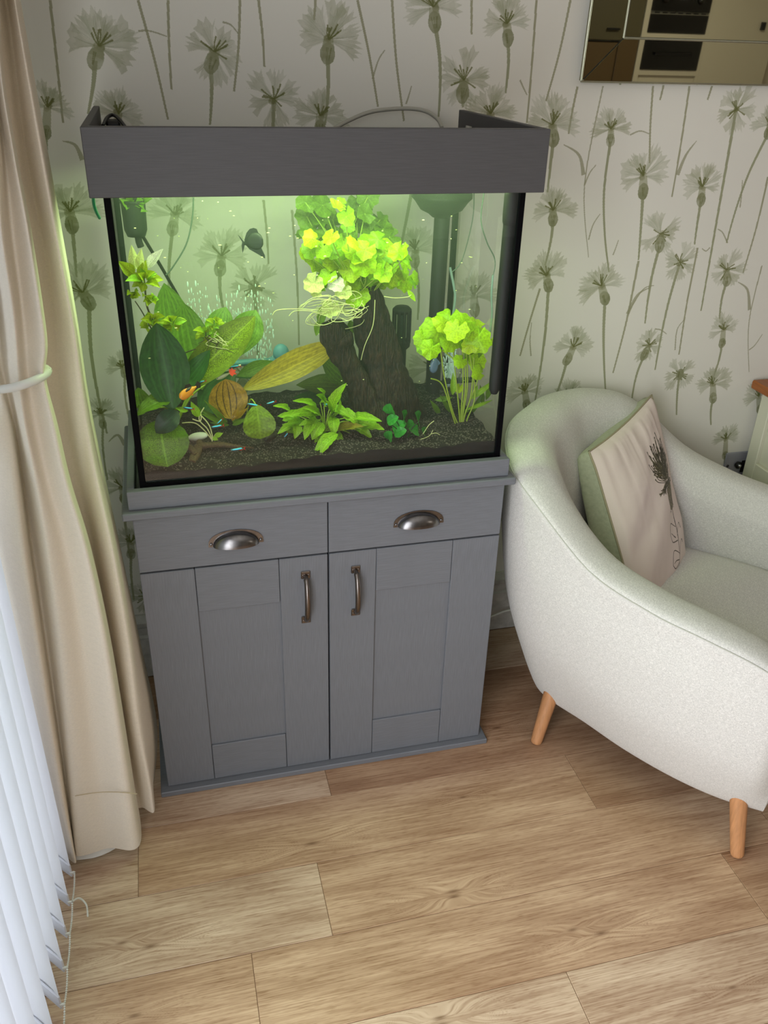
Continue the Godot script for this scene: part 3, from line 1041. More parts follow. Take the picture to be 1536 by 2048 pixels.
# ---------------------------------------------------------------- curtain and vertical blind
func sheet(rows: Array, per_row := 6, per_col := 8, ripple := 0.0) -> MB:      # a cloth through a net of points
	var cols := []
	for r in rows:
		cols.append(spline(r, per_col))
	var fine := []
	var nc: int = cols[0].size()
	var strips := []
	for j in nc:
		var line := []
		for r in cols:
			line.append(r[j])
		strips.append(spline(line, per_row))
	for i in strips[0].size():
		var row := PackedVector3Array()
		for j in nc:
			var p: Vector3 = strips[j][i]
			row.append(p + Vector3(0.3, 0.0, 1.0) * ripple * noise.get_noise_2d(j * 5.0, i * 1.2))
		fine.append(row)
	var mb := MB.new()
	mb.grid(fine)
	return mb
func curtain() -> void:
	var o := thing("curtain", Vector3(-0.52, 0.03, 0.08), "cream linen curtain with deep folds hanging by the patio door", "curtain")
	# columns of folds, each [x in pixels, distance z]; rows by y in pixels
	var rows := [
		[-140, [[-150, 0.02], [-120, 0.10], [-85, 0.04], [-50, 0.13], [-25, 0.06], [-8, 0.12], [-4, 0.02]]],
		[123, [[-120, 0.02], [-90, 0.10], [-60, 0.05], [-30, 0.13], [-15, 0.07], [0, 0.12], [6, 0.02]]],
		[300, [[-95, 0.02], [-65, 0.10], [-40, 0.05], [-8, 0.14], [8, 0.08], [27, 0.12], [33, 0.02]]],
		[456, [[-75, 0.02], [-48, 0.10], [-25, 0.06], [0, 0.14], [24, 0.08], [56, 0.12], [62, 0.02]]],
		[612, [[-55, 0.02], [-30, 0.10], [-8, 0.06], [23, 0.14], [44, 0.09], [81, 0.13], [86, 0.02]]],
		[690, [[-40, 0.03], [-20, 0.11], [0, 0.08], [31, 0.14], [52, 0.10], [91, 0.13], [95, 0.03]]],
		[755, [[-18, 0.05], [-8, 0.11], [10, 0.09], [35, 0.14], [58, 0.11], [88, 0.13], [92, 0.04]]],
		[850, [[-40, 0.12], [16, 0.12], [30, 0.08], [48, 0.15], [72, 0.115], [110, 0.14], [116, 0.03]]],
		[964, [[-50, 0.10], [30, 0.15], [46, 0.09], [70, 0.155], [98, 0.13], [136, 0.15], [143, 0.03]]],
		[1100, [[-22, 0.10], [46, 0.18], [66, 0.11], [93, 0.17], [134, 0.145], [176, 0.16], [184, 0.03]]],
		[1300, [[20, 0.10], [77, 0.185], [95, 0.125], [120, 0.175], [168, 0.155], [218, 0.165], [226, 0.03]]],
		[1586, [[70, 0.11], [122, 0.19], [134, 0.14], [148, 0.175], [203, 0.16], [263, 0.168], [272, 0.03]]],
		[1692, [[100, 0.11], [142, 0.19], [146, 0.15], [153, 0.172], [214, 0.165], [280, 0.172], [290, 0.03]]]]
	var net := []
	for r in rows:
		var line := []
		for c in r[1]:
			line.append(W(c[0], r[0], c[1]))
		net.append(line)
	for p in net[-1].size():
		net[-1][p].y = 0.028
	put("front_drape", sheet(net, 6, 8, 0.0035), M.drape, o)
	var back := [
		[-140, [[-40, 0.06], [-10, -0.02], [12, 0.04], [18, -0.06]]],
		[0, [[-20, 0.05], [12, -0.02], [30, 0.03], [41, -0.05]]],
		[300, [[20, 0.04], [50, -0.03], [82, 0.02], [95, -0.05]]],
		[495, [[40, 0.04], [85, -0.03], [117, 0.01], [130, -0.06]]],
		[651, [[70, 0.04], [108, -0.03], [145, 0.01], [157, -0.06]]],
		[788, [[75, 0.03], [122, -0.02], [164, 0.01], [177, -0.06]]],
		[925, [[105, 0.03], [150, 0.0], [188, 0.03], [204, -0.06]]],
		[1100, [[160, 0.05], [186, 0.02], [226, 0.075], [242, -0.05]]],
		[1285, [[196, 0.06], [218, 0.03], [258, 0.08], [281, -0.05]]],
		[1447, [[225, 0.06], [246, 0.04], [279, 0.085], [314, -0.055]]],
		[1560, [[245, 0.06], [268, 0.05], [300, 0.085], [308, -0.03]]],
		[1620, [[262, 0.07], [284, 0.065], [309, 0.082], [312, -0.03]]]]
	net = []
	for r in back:
		var line := []
		for c in r[1]:
			line.append(W(c[0], r[0], c[1]))
		net.append(line)
	for p in net[-1].size():
		net[-1][p].y = 0.045 if p == 3 else 0.03
	put("rear_drape", sheet(net, 6, 8, 0.003), M.drape, o)
	# white lining that shows under the hem
	var lin := [[], []]
	for q in [[140, 1727], [165, 1725], [190, 1721], [214, 1712], [232, 1702]]:
		var low := G(q[0], q[1], 0.010)
		lin[0].append(low + Vector3(-0.01, 0.20, -0.075))
		lin[1].append(low + Vector3(0, 0, -0.008))
	put("lining", sheet(lin, 4, 4), M.white, o)
	# turned hem of the front fold
	var hem := MB.new()
	var line := []
	for s in 25:
		var t := s / 24.0
		line.append(W(lerpf(150, 274, t), lerpf(1592, 1588, t) - 6.0 * sin(t * PI), lerpf(0.186, 0.179, t)))
	hem.tube(line, 0.0011, 5)
	put("hem_stitching", hem, mat(Color(0.76, 0.70, 0.58), 0.9), o)
	# ring that gathers the curtain
	var ring := MB.new()
	var path := []
	for k in 28:
		var a := TAU * k / 28.0
		path.append(W(39, 757, 0.10) + Vector3(0.046 * cos(a), 0.006 * sin(a) + 0.009 * cos(a), 0.058 * sin(a)))
	path.append(path[0])
	var rr := []
	for k in path.size():
		rr.append(0.0072)
	ring.tube(path, rr, 10, false)
	tag(put("tieback", ring, M.white), "white ring tieback gathering the cream curtain at its waist", "tieback")

func blind() -> void:
	var o := thing("vertical_blind", Vector3(-0.63, 0.02, 0.6), "white vertical fabric blind with overlapping slats and a bead chain", "blind")
	var bottom := []
	for k in range(0, 10):
		var z := 0.222 + 0.0735 * k
		var a := Vector3(-0.606, 0.035, z)
		var d := Vector3(-0.060, 0, -0.066)
		var rows := []
		for i in 9:
			var y := 0.028 + 2.07 * i / 8.0
			var row := PackedVector3Array()
			for j in 5:
				var s := j / 4.0
				row.append(Vector3(a.x + d.x * s, y, a.z + d.z * s) + Vector3(0.003, 0, -0.003) * sin(PI * s))
			rows.append(row)
		var mb := MB.new()
		mb.grid(rows)
		var sl := put("slat", mb, M.slat, o)
		var w := MB.new()
		var m := Vector3(a.x + d.x * 0.5, 0, a.z + d.z * 0.5)
		var xf := Transform3D(Basis(d.normalized(), Vector3.UP, d.normalized().cross(Vector3.UP)), m)
		w.box(Vector3(-0.0445, 0.026, -0.002), Vector3(0.0445, 0.062, 0.002), 0.001, xf)
		put("weight_pocket", w, M.slat, sl)
		var clip := MB.new()
		clip.box(a + Vector3(-0.003, 0.0, -0.002), a + Vector3(0.006, 0.007, 0.002), 0.001)
		put("chain_clip", clip, M.white, sl)
		bottom.append(a + Vector3(0.006, 0.004, 0))
	var chain := MB.new()
	for k in bottom.size() - 1:
		var a: Vector3 = bottom[k]
		var b: Vector3 = bottom[k + 1]
		for s in 16:
			var t := s / 16.0
			chain.ball(a.lerp(b, t) + Vector3(0.001 * sin(t * PI), -0.0035 * sin(t * PI), 0), Vector3.ONE * 0.0021, Basis(), 6)
	# loose end of the chain
	for q in spline([bottom[1], bottom[1] + Vector3(0.012, -0.006, -0.01), bottom[1] + Vector3(0.026, -0.012, 0.004), bottom[1] + Vector3(0.03, -0.015, 0.03)], 8):
		chain.ball(q, Vector3.ONE * 0.0021, Basis(), 6)
	put("bead_chain", chain, M.white, o)
	boxed("head_rail", Vector3(-0.66, 2.10, 0.04), Vector3(-0.61, 2.14, 2.45), M.white, o)

# ---------------------------------------------------------------- the tank
const TX0 := -0.378
const TX1 := 0.388
const TZ0 := -0.405
const TZ1 := -0.016
func sand_height(x: float, z: float) -> float:
	var t := clampf((TZ1 - z) / (TZ1 - TZ0), 0.0, 1.0)
	var f := clampf((x - TX0) / (TX1 - TX0), 0.0, 1.0)
	return lerpf(lerpf(0.845, 0.857, f), 0.862, sqrt(t)) + 0.007 * noise.get_noise_2d(x * 900.0, z * 900.0) + 0.004 * sin(x * 14.0 + 1.0) * (1.0 - t)

func aquarium() -> void:
	var o := thing("aquarium", Vector3(0, 0.784, -0.2), "rectangular glass aquarium with black seams standing on the grey cabinet", "aquarium")
	var g := 0.007
	var y0 := 0.791
	var y1 := 1.40
	boxed("base_pane", Vector3(TX0, 0.784, TZ0), Vector3(TX1, y0, TZ1), M.silicone, o)
	# each pane is one clear sheet of glass
	for p in [["front_pane", Vector3(TX0 + g, y0, TZ1 - g * 0.5), Vector3(TX1 - g, y1, TZ1 - g * 0.5), Vector3.BACK], ["back_pane", Vector3(TX0 + g, y0, TZ0 + g * 0.5), Vector3(TX1 - g, y1, TZ0 + g * 0.5), Vector3.FORWARD],
		["side_pane", Vector3(TX0 + g * 0.5, y0, TZ0 + g), Vector3(TX0 + g * 0.5, y1, TZ1 - g), Vector3.LEFT], ["side_pane", Vector3(TX1 - g * 0.5, y0, TZ0 + g), Vector3(TX1 - g * 0.5, y1, TZ1 - g), Vector3.RIGHT]]:
		var a: Vector3 = p[1]
		var b: Vector3 = p[2]
		var mb := MB.new()
		mb.face([a, Vector3(b.x, a.y, b.z), b, Vector3(a.x, b.y, a.z)], p[3])
		put(p[0], mb, M.glass, o)
	for x in [TX0, TX1]:
		for z in [TZ0, TZ1]:
			var mb := MB.new()
			var sx := 1.0 if x < 0.0 else -1.0
			var sz := 1.0 if z < -0.2 else -1.0
			mb.box(Vector3(x, y0, z), Vector3(x + sx * 0.012, y1, z + sz * 0.012), 0.001)
			put("corner_seam", mb, M.silicone, o)
	var rim := MB.new()
	rim.box(Vector3(TX0, 0.784, TZ1 - 0.006), Vector3(TX1, 0.8305, TZ1 + 0.0005), 0.001)
	for x in [TX0, TX1 - 0.007]:
		rim.box(Vector3(x, 0.784, TZ0), Vector3(x + 0.007, 0.8, TZ1), 0.001)
	put("bottom_seam", rim, M.silicone, o)
	# water: a hazy body under a clear surface
	var fog := FogVolume.new()
	fog.name = "water"
	fog.size = Vector3(TX1 - TX0 - 0.018, 0.54, TZ1 - TZ0 - 0.018)
	fog.position = Vector3((TX0 + TX1) * 0.5, 1.115, (TZ0 + TZ1) * 0.5)
	fog.shape = RenderingServer.FOG_VOLUME_SHAPE_BOX
	var fm := FogMaterial.new()
	fm.albedo = Color(0.90, 0.97, 0.90)
	fm.density = 0.30
	fog.material = fm
	fog.set_meta("kind", "stuff")
	tag(fog, "clear greenish water filling the glass aquarium", "water")
	add_child(fog)
	# dark gravel bed
	var rows := []
	for i in 49:
		var row := PackedVector3Array()
		for j in 97:
			var x := lerpf(TX0 + 0.009, TX1 - 0.009, j / 96.0)
			var z := lerpf(TZ0 + 0.009, TZ1 - 0.009, i / 48.0)
			row.append(Vector3(x, sand_height(x, z), z))
		rows.append(row)
	var mb := MB.new()
	mb.grid(rows, false, false)
	for e in [[rows[48], Vector3.BACK], [rows[0], Vector3.FORWARD]]:
		for j in 96:
			var a: Vector3 = e[0][j]
			var b: Vector3 = e[0][j + 1]
			mb.face([a, b, Vector3(b.x, 0.7915, b.z), Vector3(a.x, 0.7915, a.z)], e[1])
	for j in [0, 96]:
		for i in 48:
			var a: Vector3 = rows[i][j]
			var b: Vector3 = rows[i + 1][j]
			mb.face([a, b, Vector3(b.x, 0.7915, b.z), Vector3(a.x, 0.7915, a.z)], Vector3(-1 if j == 0 else 1, 0, 0))
	var soil := tri(mat(Color(0.125, 0.118, 0.108), 0.95), noisy(0.2, 2, 0.30, 1.0), Vector3(22, 22, 22), 0.15)  # dark gravel deepened for its dim front face; grains lighten the top
	var bed := put("gravel", mb, soil)
	bed.set_meta("kind", "stuff")
	tag(bed, "dark fine gravel bed on the aquarium floor", "gravel")
	var grains := MultiMesh.new()
	grains.transform_format = MultiMesh.TRANSFORM_3D
	var gm := MB.new()
	gm.ball(Vector3.ZERO, Vector3.ONE, Basis(), 5)
	grains.mesh = gm.mesh(Vector3.ZERO)
	grains.instance_count = 9000
	rng.seed = 33
	for k in 9000:
		var x := rng.randf_range(TX0 + 0.011, TX1 - 0.011)
		var z := rng.randf_range(TZ0 + 0.02, TZ1 - 0.011)
		var r := rng.randf_range(0.0008, 0.0017)
		grains.set_instance_transform(k, Transform3D(Basis.from_euler(Vector3(rng.randf() * 6, rng.randf() * 6, 0)).scaled(Vector3(r, r * 0.7, r)), Vector3(x, sand_height(x, z) + r * 0.3, z) - bed.position))
	var mi := MultiMeshInstance3D.new()
	mi.name = "grains"
	mi.multimesh = grains
	mi.material_override = mat(Color(0.34, 0.315, 0.285), 0.7)
	mi.set_meta("kind", "stuff")
	bed.add_child(mi)

func hood() -> void:
	var o := thing("aquarium_hood", Vector3(0.003, 1.379, -0.2), "grey wooden hood box, shade painted into its colour, sitting open topped over the aquarium", "hood")
	var hx0 := -0.397
	var hx1 := 0.4013
	var hz := 0.035
	var back := -0.44
	var t := 0.0125
	boxed("front_board", Vector3(hx0, 1.379, hz - 0.018), Vector3(hx1, 1.486, hz), M.hood_shaded_grey, o, 0.0012)
	boxed("side_board", Vector3(hx0, 1.379, back), Vector3(hx0 + t, 1.486, hz - 0.0185), M.hood_shaded_grey, o, 0.0012)
	boxed("side_board", Vector3(hx1 - t, 1.379, back), Vector3(hx1, 1.486, hz - 0.0185), M.hood_shaded_grey, o, 0.0012)
	boxed("lid", Vector3(hx0 + t + 0.001, 1.436, back + 0.002), Vector3(hx1 - t - 0.001, 1.446, hz - 0.019), M.inside, o)
	boxed("back_board", Vector3(hx0 + t + 0.001, 1.403, back + 0.001), Vector3(hx1 - t - 0.001, 1.435, back + 0.014), M.inside, o)
	# lamp under the lid
	var lamp := mat(Color(0.95, 1.0, 0.9), 0.4)
	lamp.emission_enabled = true
	lamp.emission = Color(0.86, 1.0, 0.62)
	lamp.emission_energy_multiplier = 2.0
	boxed("lamp_bar", Vector3(-0.35, 1.424, -0.135), Vector3(0.355, 1.4355, -0.034), lamp, o, 0.002)
	area("tank_lamp_light", Vector3(0.003, 1.4225, -0.085), Vector3.DOWN, Vector2(0.70, 0.09), Color(0.84, 1.0, 0.71), 0.45)
	boxed("added_spill_shield", Vector3(-0.36, 1.383, -0.022), Vector3(0.366, 1.4355, -0.0185), M.inside, o)  # added board, unseen, that stops lamp light spilling forward
	boxed("black_plug", Vector3(-0.372, 1.446, -0.39), Vector3(-0.345, 1.466, -0.33), M.black, o, 0.004)

# ---------------------------------------------------------------- wood and stones in the tank
func rough_limb(pts: Array, rad: Array, squash := 0.85, rough := 0.23, sides := 30) -> MB:
	var p := spline(pts, 9)
	var rr := spline(rad, 9)
	var rows := []
	var x := Vector3.RIGHT
	for i in p.size():
		var t: Vector3 = (p[mini(i + 1, p.size() - 1)] - p[maxi(i - 1, 0)]).normalized()
		x = (x - t * x.dot(t)).normalized()
		var y := t.cross(x)
		var row := PackedVector3Array()
		for k in sides:
			var a := TAU * k / sides
			var d := x * cos(a) + y * sin(a) * squash
			var q: Vector3 = p[i] + d * rr[i]
			var e := noise.get_noise_3d(q.x * 700.0 + d.x * 40.0, q.y * 160.0, q.z * 700.0 + d.z * 40.0) + 0.6 * noise.get_noise_3d(q.x * 2400.0, q.y * 500.0, q.z * 2400.0)
			row.append(p[i] + d * rr[i] * (1.0 + rough * e * 1.6))
		rows.append(row)
	var mb := MB.new()
	mb.grid(rows, true, true)
	mb.face(Array(rows[0]), p[0] - p[1])
	# splintered end
	var n := rows.size() - 1
	var c: Vector3 = p[n] - (p[n] - p[n - 1]).normalized() * rr[n] * 0.3
	for k in sides:
		mb.face([rows[n][k], rows[n][(k + 1) % sides], c], p[n] - p[n - 1])
	return mb

func hardscape() -> void:
	noise.frequency = 0.02
	var bark := tri(mat(Color(0.285, 0.195, 0.13), 0.65, 0.0, 0.45), noisy(0.03, 5, 0.12, 1.0), Vector3(20, 4, 20), 0.8)
	var o := thing("driftwood", W(765, 845, -0.19) * Vector3(1, 0, 1) + Vector3(0, 0.85, 0), "dark brown two-stumped driftwood in the middle of the aquarium", "driftwood")
	var z := -0.20
	put("tall_stump", rough_limb([W(780, 862, z + 0.01), W(780, 835, z), W(778, 795, z), W(766, 745, z - 0.005), W(757, 700, z - 0.01), W(745, 645, z - 0.01), W(737, 600, z - 0.01), W(733, 578, z - 0.01)], [0.076, 0.070, 0.058, 0.044, 0.041, 0.038, 0.033, 0.029], 0.8), bark, o)
	put("short_stump", rough_limb([W(745, 850, z + 0.03), W(738, 815, z + 0.025), W(722, 778, z + 0.02), W(701, 738, z + 0.015), W(682, 702, z + 0.01), W(668, 668, z + 0.01), W(662, 645, z + 0.01)], [0.052, 0.044, 0.031, 0.027, 0.027, 0.029, 0.021], 0.85, 0.2), bark, o)
	put("root_flare", rough_limb([W(755, 825, z + 0.01), W(800, 815, z - 0.01), W(850, 830, z - 0.02), W(890, 845, z - 0.02), W(915, 852, z - 0.02)], [0.05, 0.042, 0.022, 0.012, 0.004], 0.7, 0.22, 18), bark, o)
	put("knot", rough_limb([W(684, 690, z + 0.02), W(694, 678, z + 0.03), W(702, 664, z + 0.035)], [0.02, 0.015, 0.004], 0.9, 0.3, 14), bark, o)
	# small bleached branch in front
	var pale := tri(mat(Color(0.42, 0.33, 0.23), 0.85), noisy(0.04, 4, 0.5, 1.0), Vector3(20, 20, 20), 0.2)
	var b := thing("branch", G(405, 905, 0.858), "small pale forked branch lying on gravel near the white shell", "branch")
	put("limb", rough_limb([G(385, 925, 0.85), G(392, 908, 0.857), G(399, 893, 0.866), G(398, 882, 0.872)], [0.0075, 0.012, 0.009, 0.006], 0.9, 0.25, 12), pale, b)
	put("limb", rough_limb([G(376, 890, 0.868), G(384, 899, 0.866), G(393, 909, 0.860)], [0.004, 0.007, 0.007], 0.9, 0.25, 12), pale, b)
	put("limb", rough_limb([G(396, 892, 0.866), G(420, 890, 0.864), G(446, 890, 0.862), G(475, 893, 0.860), G(508, 896, 0.858)], [0.008, 0.0075, 0.007, 0.004, 0.0015], 0.9, 0.2, 12), pale, b)
	var shell := MB.new()
	shell.ball(G(396, 873, 0.868), Vector3(0.022, 0.008, 0.013), Basis(Vector3.UP, 0.3), 18)
	tag(put("shell", shell, mat(Color(0.98, 0.97, 0.94), 0.4)), "white oval shell lying on the gravel beside the pale branch", "shell")

# ---------------------------------------------------------------- plants
func plants() -> void:
	var vein := vein_texture(0)
	var rib := vein_texture(1)
	var dark_vein := vein_texture(2)
	var ray := vein_texture(3)
	var fleck := vein_texture(4)
	var deep := leafy(Color(0.20, 0.38, 0.15), vein, 0.35)
	var mid := leafy(Color(0.44, 0.60, 0.17), vein, 0.7)
	var flecked := leafy(Color(0.66, 0.80, 0.14), fleck, 0.6)
	var lime := leafy(Color(0.66, 0.84, 0.06), ray, 0.8)
	var lime_two := leafy(Color(0.52, 0.71, 0.06), ray, 0.7)
	var lime_three := leafy(Color(0.74, 0.86, 0.10), ray, 0.8)
	var lime_deep := leafy(Color(0.46, 0.60, 0.14), ray, 0.8)
	var pale_leaf := leafy(Color(0.88, 0.92, 0.62), ray, 0.9)
	var yellow := leafy(Color(0.74, 0.66, 0.16), vein, 0.7)
	var rusty := leafy(Color(0.74, 0.60, 0.16), dark_vein, 0.7)
	var bright := leafy(Color(0.62, 0.82, 0.18), rib, 0.8)
	var anubias := leafy(Color(0.24, 0.62, 0.24), rib, 0.5, 0.35)
	var soft := leafy(Color(0.74, 0.84, 0.16), rib, 0.9)
	var white_leaf := leafy(Color(1.0, 1.0, 0.95), rib, 0.9)
	var stemm := mat(Color(0.56, 0.66, 0.20), 0.5)
	var rootm := mat(Color(0.78, 0.80, 0.55), 0.5)
	var woody := mat(Color(0.26, 0.25, 0.13), 0.6)
	var cam := Vector3(-0.1, 0.35, 0.9).normalized()
	rng.seed = 77

	# --- sword plant of broad leaves in the left corner
	var o := thing("sword_plant", W(340, 830, -0.14), "large sword plant of broad dark green leaves in the left corner", "aquarium plant")
	var crown := W(352, 838, -0.15)
	part_leaf(o, deep, W(345, 822, -0.06), W(313, 646, -0.075), 0.094, cam, -0.012, 0.12, 0.03, 0.75, 0.5)
	part_leaf(o, deep, W(352, 805, -0.10), W(352, 690, -0.12), 0.06, cam, -0.01, 0.12, 0.05, 0.8)
	part_leaf(o, mid, W(388, 780, -0.2), W(328, 566, -0.26), 0.088, cam + Vector3(0.4, 0, 0), -0.02, 0.12, 0.05, 0.75, 0.55)
	part_leaf(o, mid, W(405, 780, -0.18), W(364, 604, -0.22), 0.084, cam + Vector3(0.2, 0, 0), -0.015, 0.12, 0.06, 0.75, 0.5)
	part_leaf(o, mid, W(418, 720, -0.2), W(452, 614, -0.24), 0.056, cam, 0.01, 0.12, 0.05, 0.75, 0.62)
	part_leaf(o, mid, W(470, 720, -0.17), W(512, 620, -0.2), 0.066, cam, 0.01, 0.12, 0.06, 0.8, 0.6)
	part_leaf(o, flecked, W(344, 792, -0.10), W(511, 632, -0.13), 0.075, cam, -0.02, 0.14, 0.06, 0.7, 0.55)
	part_leaf(o, deep, W(346, 790, -0.085), W(420, 700, -0.11), 0.046, cam + Vector3(-0.4, 0, 0), -0.012, 0.1, 0.04, 0.8)
	part_leaf(o, mid, W(345, 800, -0.08), W(273, 832, -0.05), 0.036, Vector3(0, 1, 0.55), 0.012, 0.2, 0.12, 0.8)
	part_leaf(o, mid, W(288, 820, -0.10), W(276, 775, -0.11), 0.036, cam, 0.0, 0.2, 0.12, 0.8)
	part_leaf(o, leafy(Color(0.13, 0.25, 0.17), vein, 0.3), W(356, 822, -0.06), W(312, 866, -0.045), 0.042, cam, 0.01, 0.12, 0.05, 0.7)  # dark leaf put in for the shadow behind the leaves
	part_leaf(o, leafy(Color(0.48, 0.70, 0.15), fleck, 0.7), W(318, 838, -0.07), W(335, 934, -0.028), 0.104, cam + Vector3(0, 0.5, 0), 0.012, 0.1, 0.06, 0.55, 0.5)
	part_leaf(o, mid, W(474, 752, -0.2), W(546, 722, -0.24), 0.03, cam, 0.005, 0.12, 0.04)
	part_leaf(o, deep, W(470, 755, -0.25), W(590, 740, -0.27), 0.045, Vector3(0, 1, 0.5), 0.005, 0.12, 0.04)
	part_leaf(o, deep, W(400, 830, -0.16), W(470, 740, -0.22), 0.075, cam, 0.0, 0.12, 0.05)
	for q in [[320, 815, -0.08], [352, 800, -0.12], [395, 775, -0.2], [410, 770, -0.18], [425, 715, -0.2], [350, 788, -0.1]]:
		part_stem(o, stemm, [crown + Vector3(0, -0.012, 0), crown.lerp(W(q[0], q[1], q[2]), 0.5) + Vector3(0, 0.01, 0), W(q[0], q[1], q[2])], 0.0026, 0.0018)

	# --- leafy stems that climb the left pane
	o = thing("stem_plant", W(322, 800, -0.09), "tall leafy stem plant with pale tips climbing beside the left pane", "aquarium plant")
	part_stem(o, woody, [W(338, 700, -0.10), W(322, 668, -0.10), W(306, 640, -0.10), W(294, 612, -0.10), W(290, 575, -0.10), W(287, 548, -0.10)], 0.0024, 0.0018)
	part_stem(o, woody, [W(304, 660, -0.10), W(285, 625, -0.09), W(270, 602, -0.09)], 0.0014, 0.001)
	part_stem(o, woody, [W(352, 712, -0.12), W(385, 700, -0.13), W(408, 690, -0.14), W(412, 660, -0.14)], 0.0014, 0.001)
	for q in [[263, 490, 272, 538, 0.018, 1], [283, 497, 280, 542, 0.016, 1], [326, 498, 293, 536, 0.017, 2], [236, 522, 268, 548, 0.022, 0], [292, 520, 284, 556, 0.020, 0]]:
		part_leaf(o, white_leaf if q[5] == 2 else pale_leaf if q[5] == 1 else soft, W(q[2], q[3], -0.09), W(q[0], q[1], -0.075), q[4], cam, 0.003, 0.3, 0.08)
	for ros in [[290, 562, 34, 16, -0.085], [306, 640, 22, 9, -0.095], [302, 603, 18, 7, -0.095], [345, 648, 26, 12, -0.11], [268, 592, 16, 6, -0.085], [412, 668, 26, 11, -0.13], [430, 650, 20, 8, -0.13], [300, 655, 20, 7, -0.1]]:
		for k in int(ros[3]):
			var a: float = TAU * k / ros[3] + rng.randf_range(-0.3, 0.3)
			var r: float = ros[2] * rng.randf_range(0.75, 1.2)
			var c := W(ros[0] + cos(a) * r * 0.15, ros[1] + sin(a) * 4.0, ros[4])
			var e := W(ros[0] + cos(a) * r, ros[1] + sin(a) * r * 0.62 - 2.0, ros[4] + rng.randf_range(-0.012, 0.03))
			part_leaf(o, soft if rng.randf() < 0.75 else bright, c, e, rng.randf_range(0.012, 0.018), cam + Vector3(rng.randf_range(-0.7, 0.7), rng.randf_range(0, 0.8), 0), rng.randf_range(0.002, 0.006), 0.25, 0.06)
	for k in 12:
		var s := W(rng.randf_range(400, 440), rng.randf_range(660, 690), -0.125)
		part_stem(o, rootm if k % 2 else woody, [s, s + Vector3(rng.randf_range(-0.02, 0.02), -0.012, 0.006), s + Vector3(rng.randf_range(-0.03, 0.04), rng.randf_range(-0.045, -0.005), 0.008)], 0.0009, 0.0005, "root")

	# --- pennywort tied on the driftwood
	o = thing("pennywort_cluster", W(736, 590, -0.2), "big lime green pennywort cluster with round leaves on top of driftwood", "aquarium plant")
	var spots := [[674, 414, 13], [692, 433, 14], [684, 404, 9], [695, 452, 11], [624, 477, 14], [611, 508, 12], [627, 521, 18], [661, 474, 13], [667, 502, 13], [642, 536, 15], [667, 524, 17], [711, 508, 20], [739, 483, 17], [755, 505, 24],
		[757, 478, 15], [727, 527, 20], [702, 539, 19], [771, 497, 22], [799, 505, 17], [814, 512, 14], [811, 530, 13], [790, 548, 22], [811, 560, 18], [833, 555, 12], [761, 562, 15], [714, 591, 19], [749, 536, 18], [683, 546, 18], [655, 555, 15],
		[776, 525, 18], [735, 552, 17], [690, 515, 16], [646, 500, 13], [720, 560, 15], [700, 570, 14], [686, 490, 15], [783, 560, 16], [640, 565, 14], [745, 515, 18], [730, 500, 16], [766, 545, 15], [620, 500, 13], [655, 520, 14], [708, 485, 13], [826, 565, 10]]
	for q in spots:
		var z := -0.20 + rng.randf_range(-0.03, 0.05)
		var mb := MB.new()
		var c := W(q[0], q[1], z)
		disc(mb, c, Vector3(rng.randf_range(-0.75, 0.75), rng.randf_range(0.15, 1.0), rng.randf_range(0.3, 1.0)), q[2] * 1.38 / 1000.0, rng.randf_range(-0.28, 0.28), rng.randf_range(0.04, 0.13))
		put("leaf", mb, [lime, lime, lime_two, lime_three][rng.randi() % 4], o)
		if rng.randf() < 0.6:
			part_stem(o, stemm, [c, c.lerp(W(720, 585, -0.2), 0.5) + Vector3(rng.randf_range(-0.02, 0.02), rng.randf_range(-0.02, 0.01), 0.0), W(rng.randf_range(705, 750), 592, -0.2)], 0.0013, 0.0011, "stalk")
	for q in [[614, 433, 18], [639, 442, 14], [624, 461, 20], [611, 405, 16], [720, 408, 20], [730, 427, 16], [714, 446, 18], [742, 464, 17], [767, 458, 15], [780, 474, 17], [699, 480, 15], [645, 410, 22], [665, 440, 16], [606, 470, 12], [760, 440, 14], [735, 395, 18], [655, 462, 17], [640, 480, 16], [705, 420, 17], [690, 465, 14]]:
		var z := -0.30 + rng.randf_range(-0.04, 0.03)
		var mb := MB.new()
		var c := W(q[0], q[1], z)
		disc(mb, c, Vector3(rng.randf_range(-0.5, 0.5), rng.randf_range(-0.35, 0.9), rng.randf_range(0.4, 1.0)), q[2] * 1.4 / 1000.0, rng.randf_range(-0.25, 0.25), 0.15)
		put("leaf", mb, lime_deep, o)
		part_stem(o, stemm, [c, c.lerp(W(700, 560, -0.24), 0.5) + Vector3(rng.randf_range(-0.02, 0.02), 0, 0), W(rng.randf_range(670, 730), 585, -0.23)], 0.0012, 0.001, "stalk")
	for q in [[673, 568, 13], [627, 567, 16], [661, 617, 15], [686, 582, 14], [632, 585, 9]]:
		var mb := MB.new()
		disc(mb, W(q[0], q[1], -0.16), Vector3(rng.randf_range(-0.3, 0.3), 0.4, 0.9), q[2] * 1.3 / 1000.0, 0.2, 0.15)
		put("leaf", mb, white_leaf if q[0] == 673 else pale_leaf, o)
	for k in 34:
		var s := W(rng.randf_range(640, 705), rng.randf_range(600, 640), rng.randf_range(-0.2, -0.14))
		var a := rng.randf() * TAU
		part_stem(o, rootm, [s, s + Vector3(cos(a) * 0.025, sin(a) * 0.018, 0.008), s + Vector3(cos(a + 1.0) * 0.045, sin(a + 1.0) * 0.022, 0.012), s + Vector3(cos(a + 1.9) * 0.06, sin(a + 1.9) * 0.018 - 0.005, 0.0)], 0.0009, 0.0006, "root")
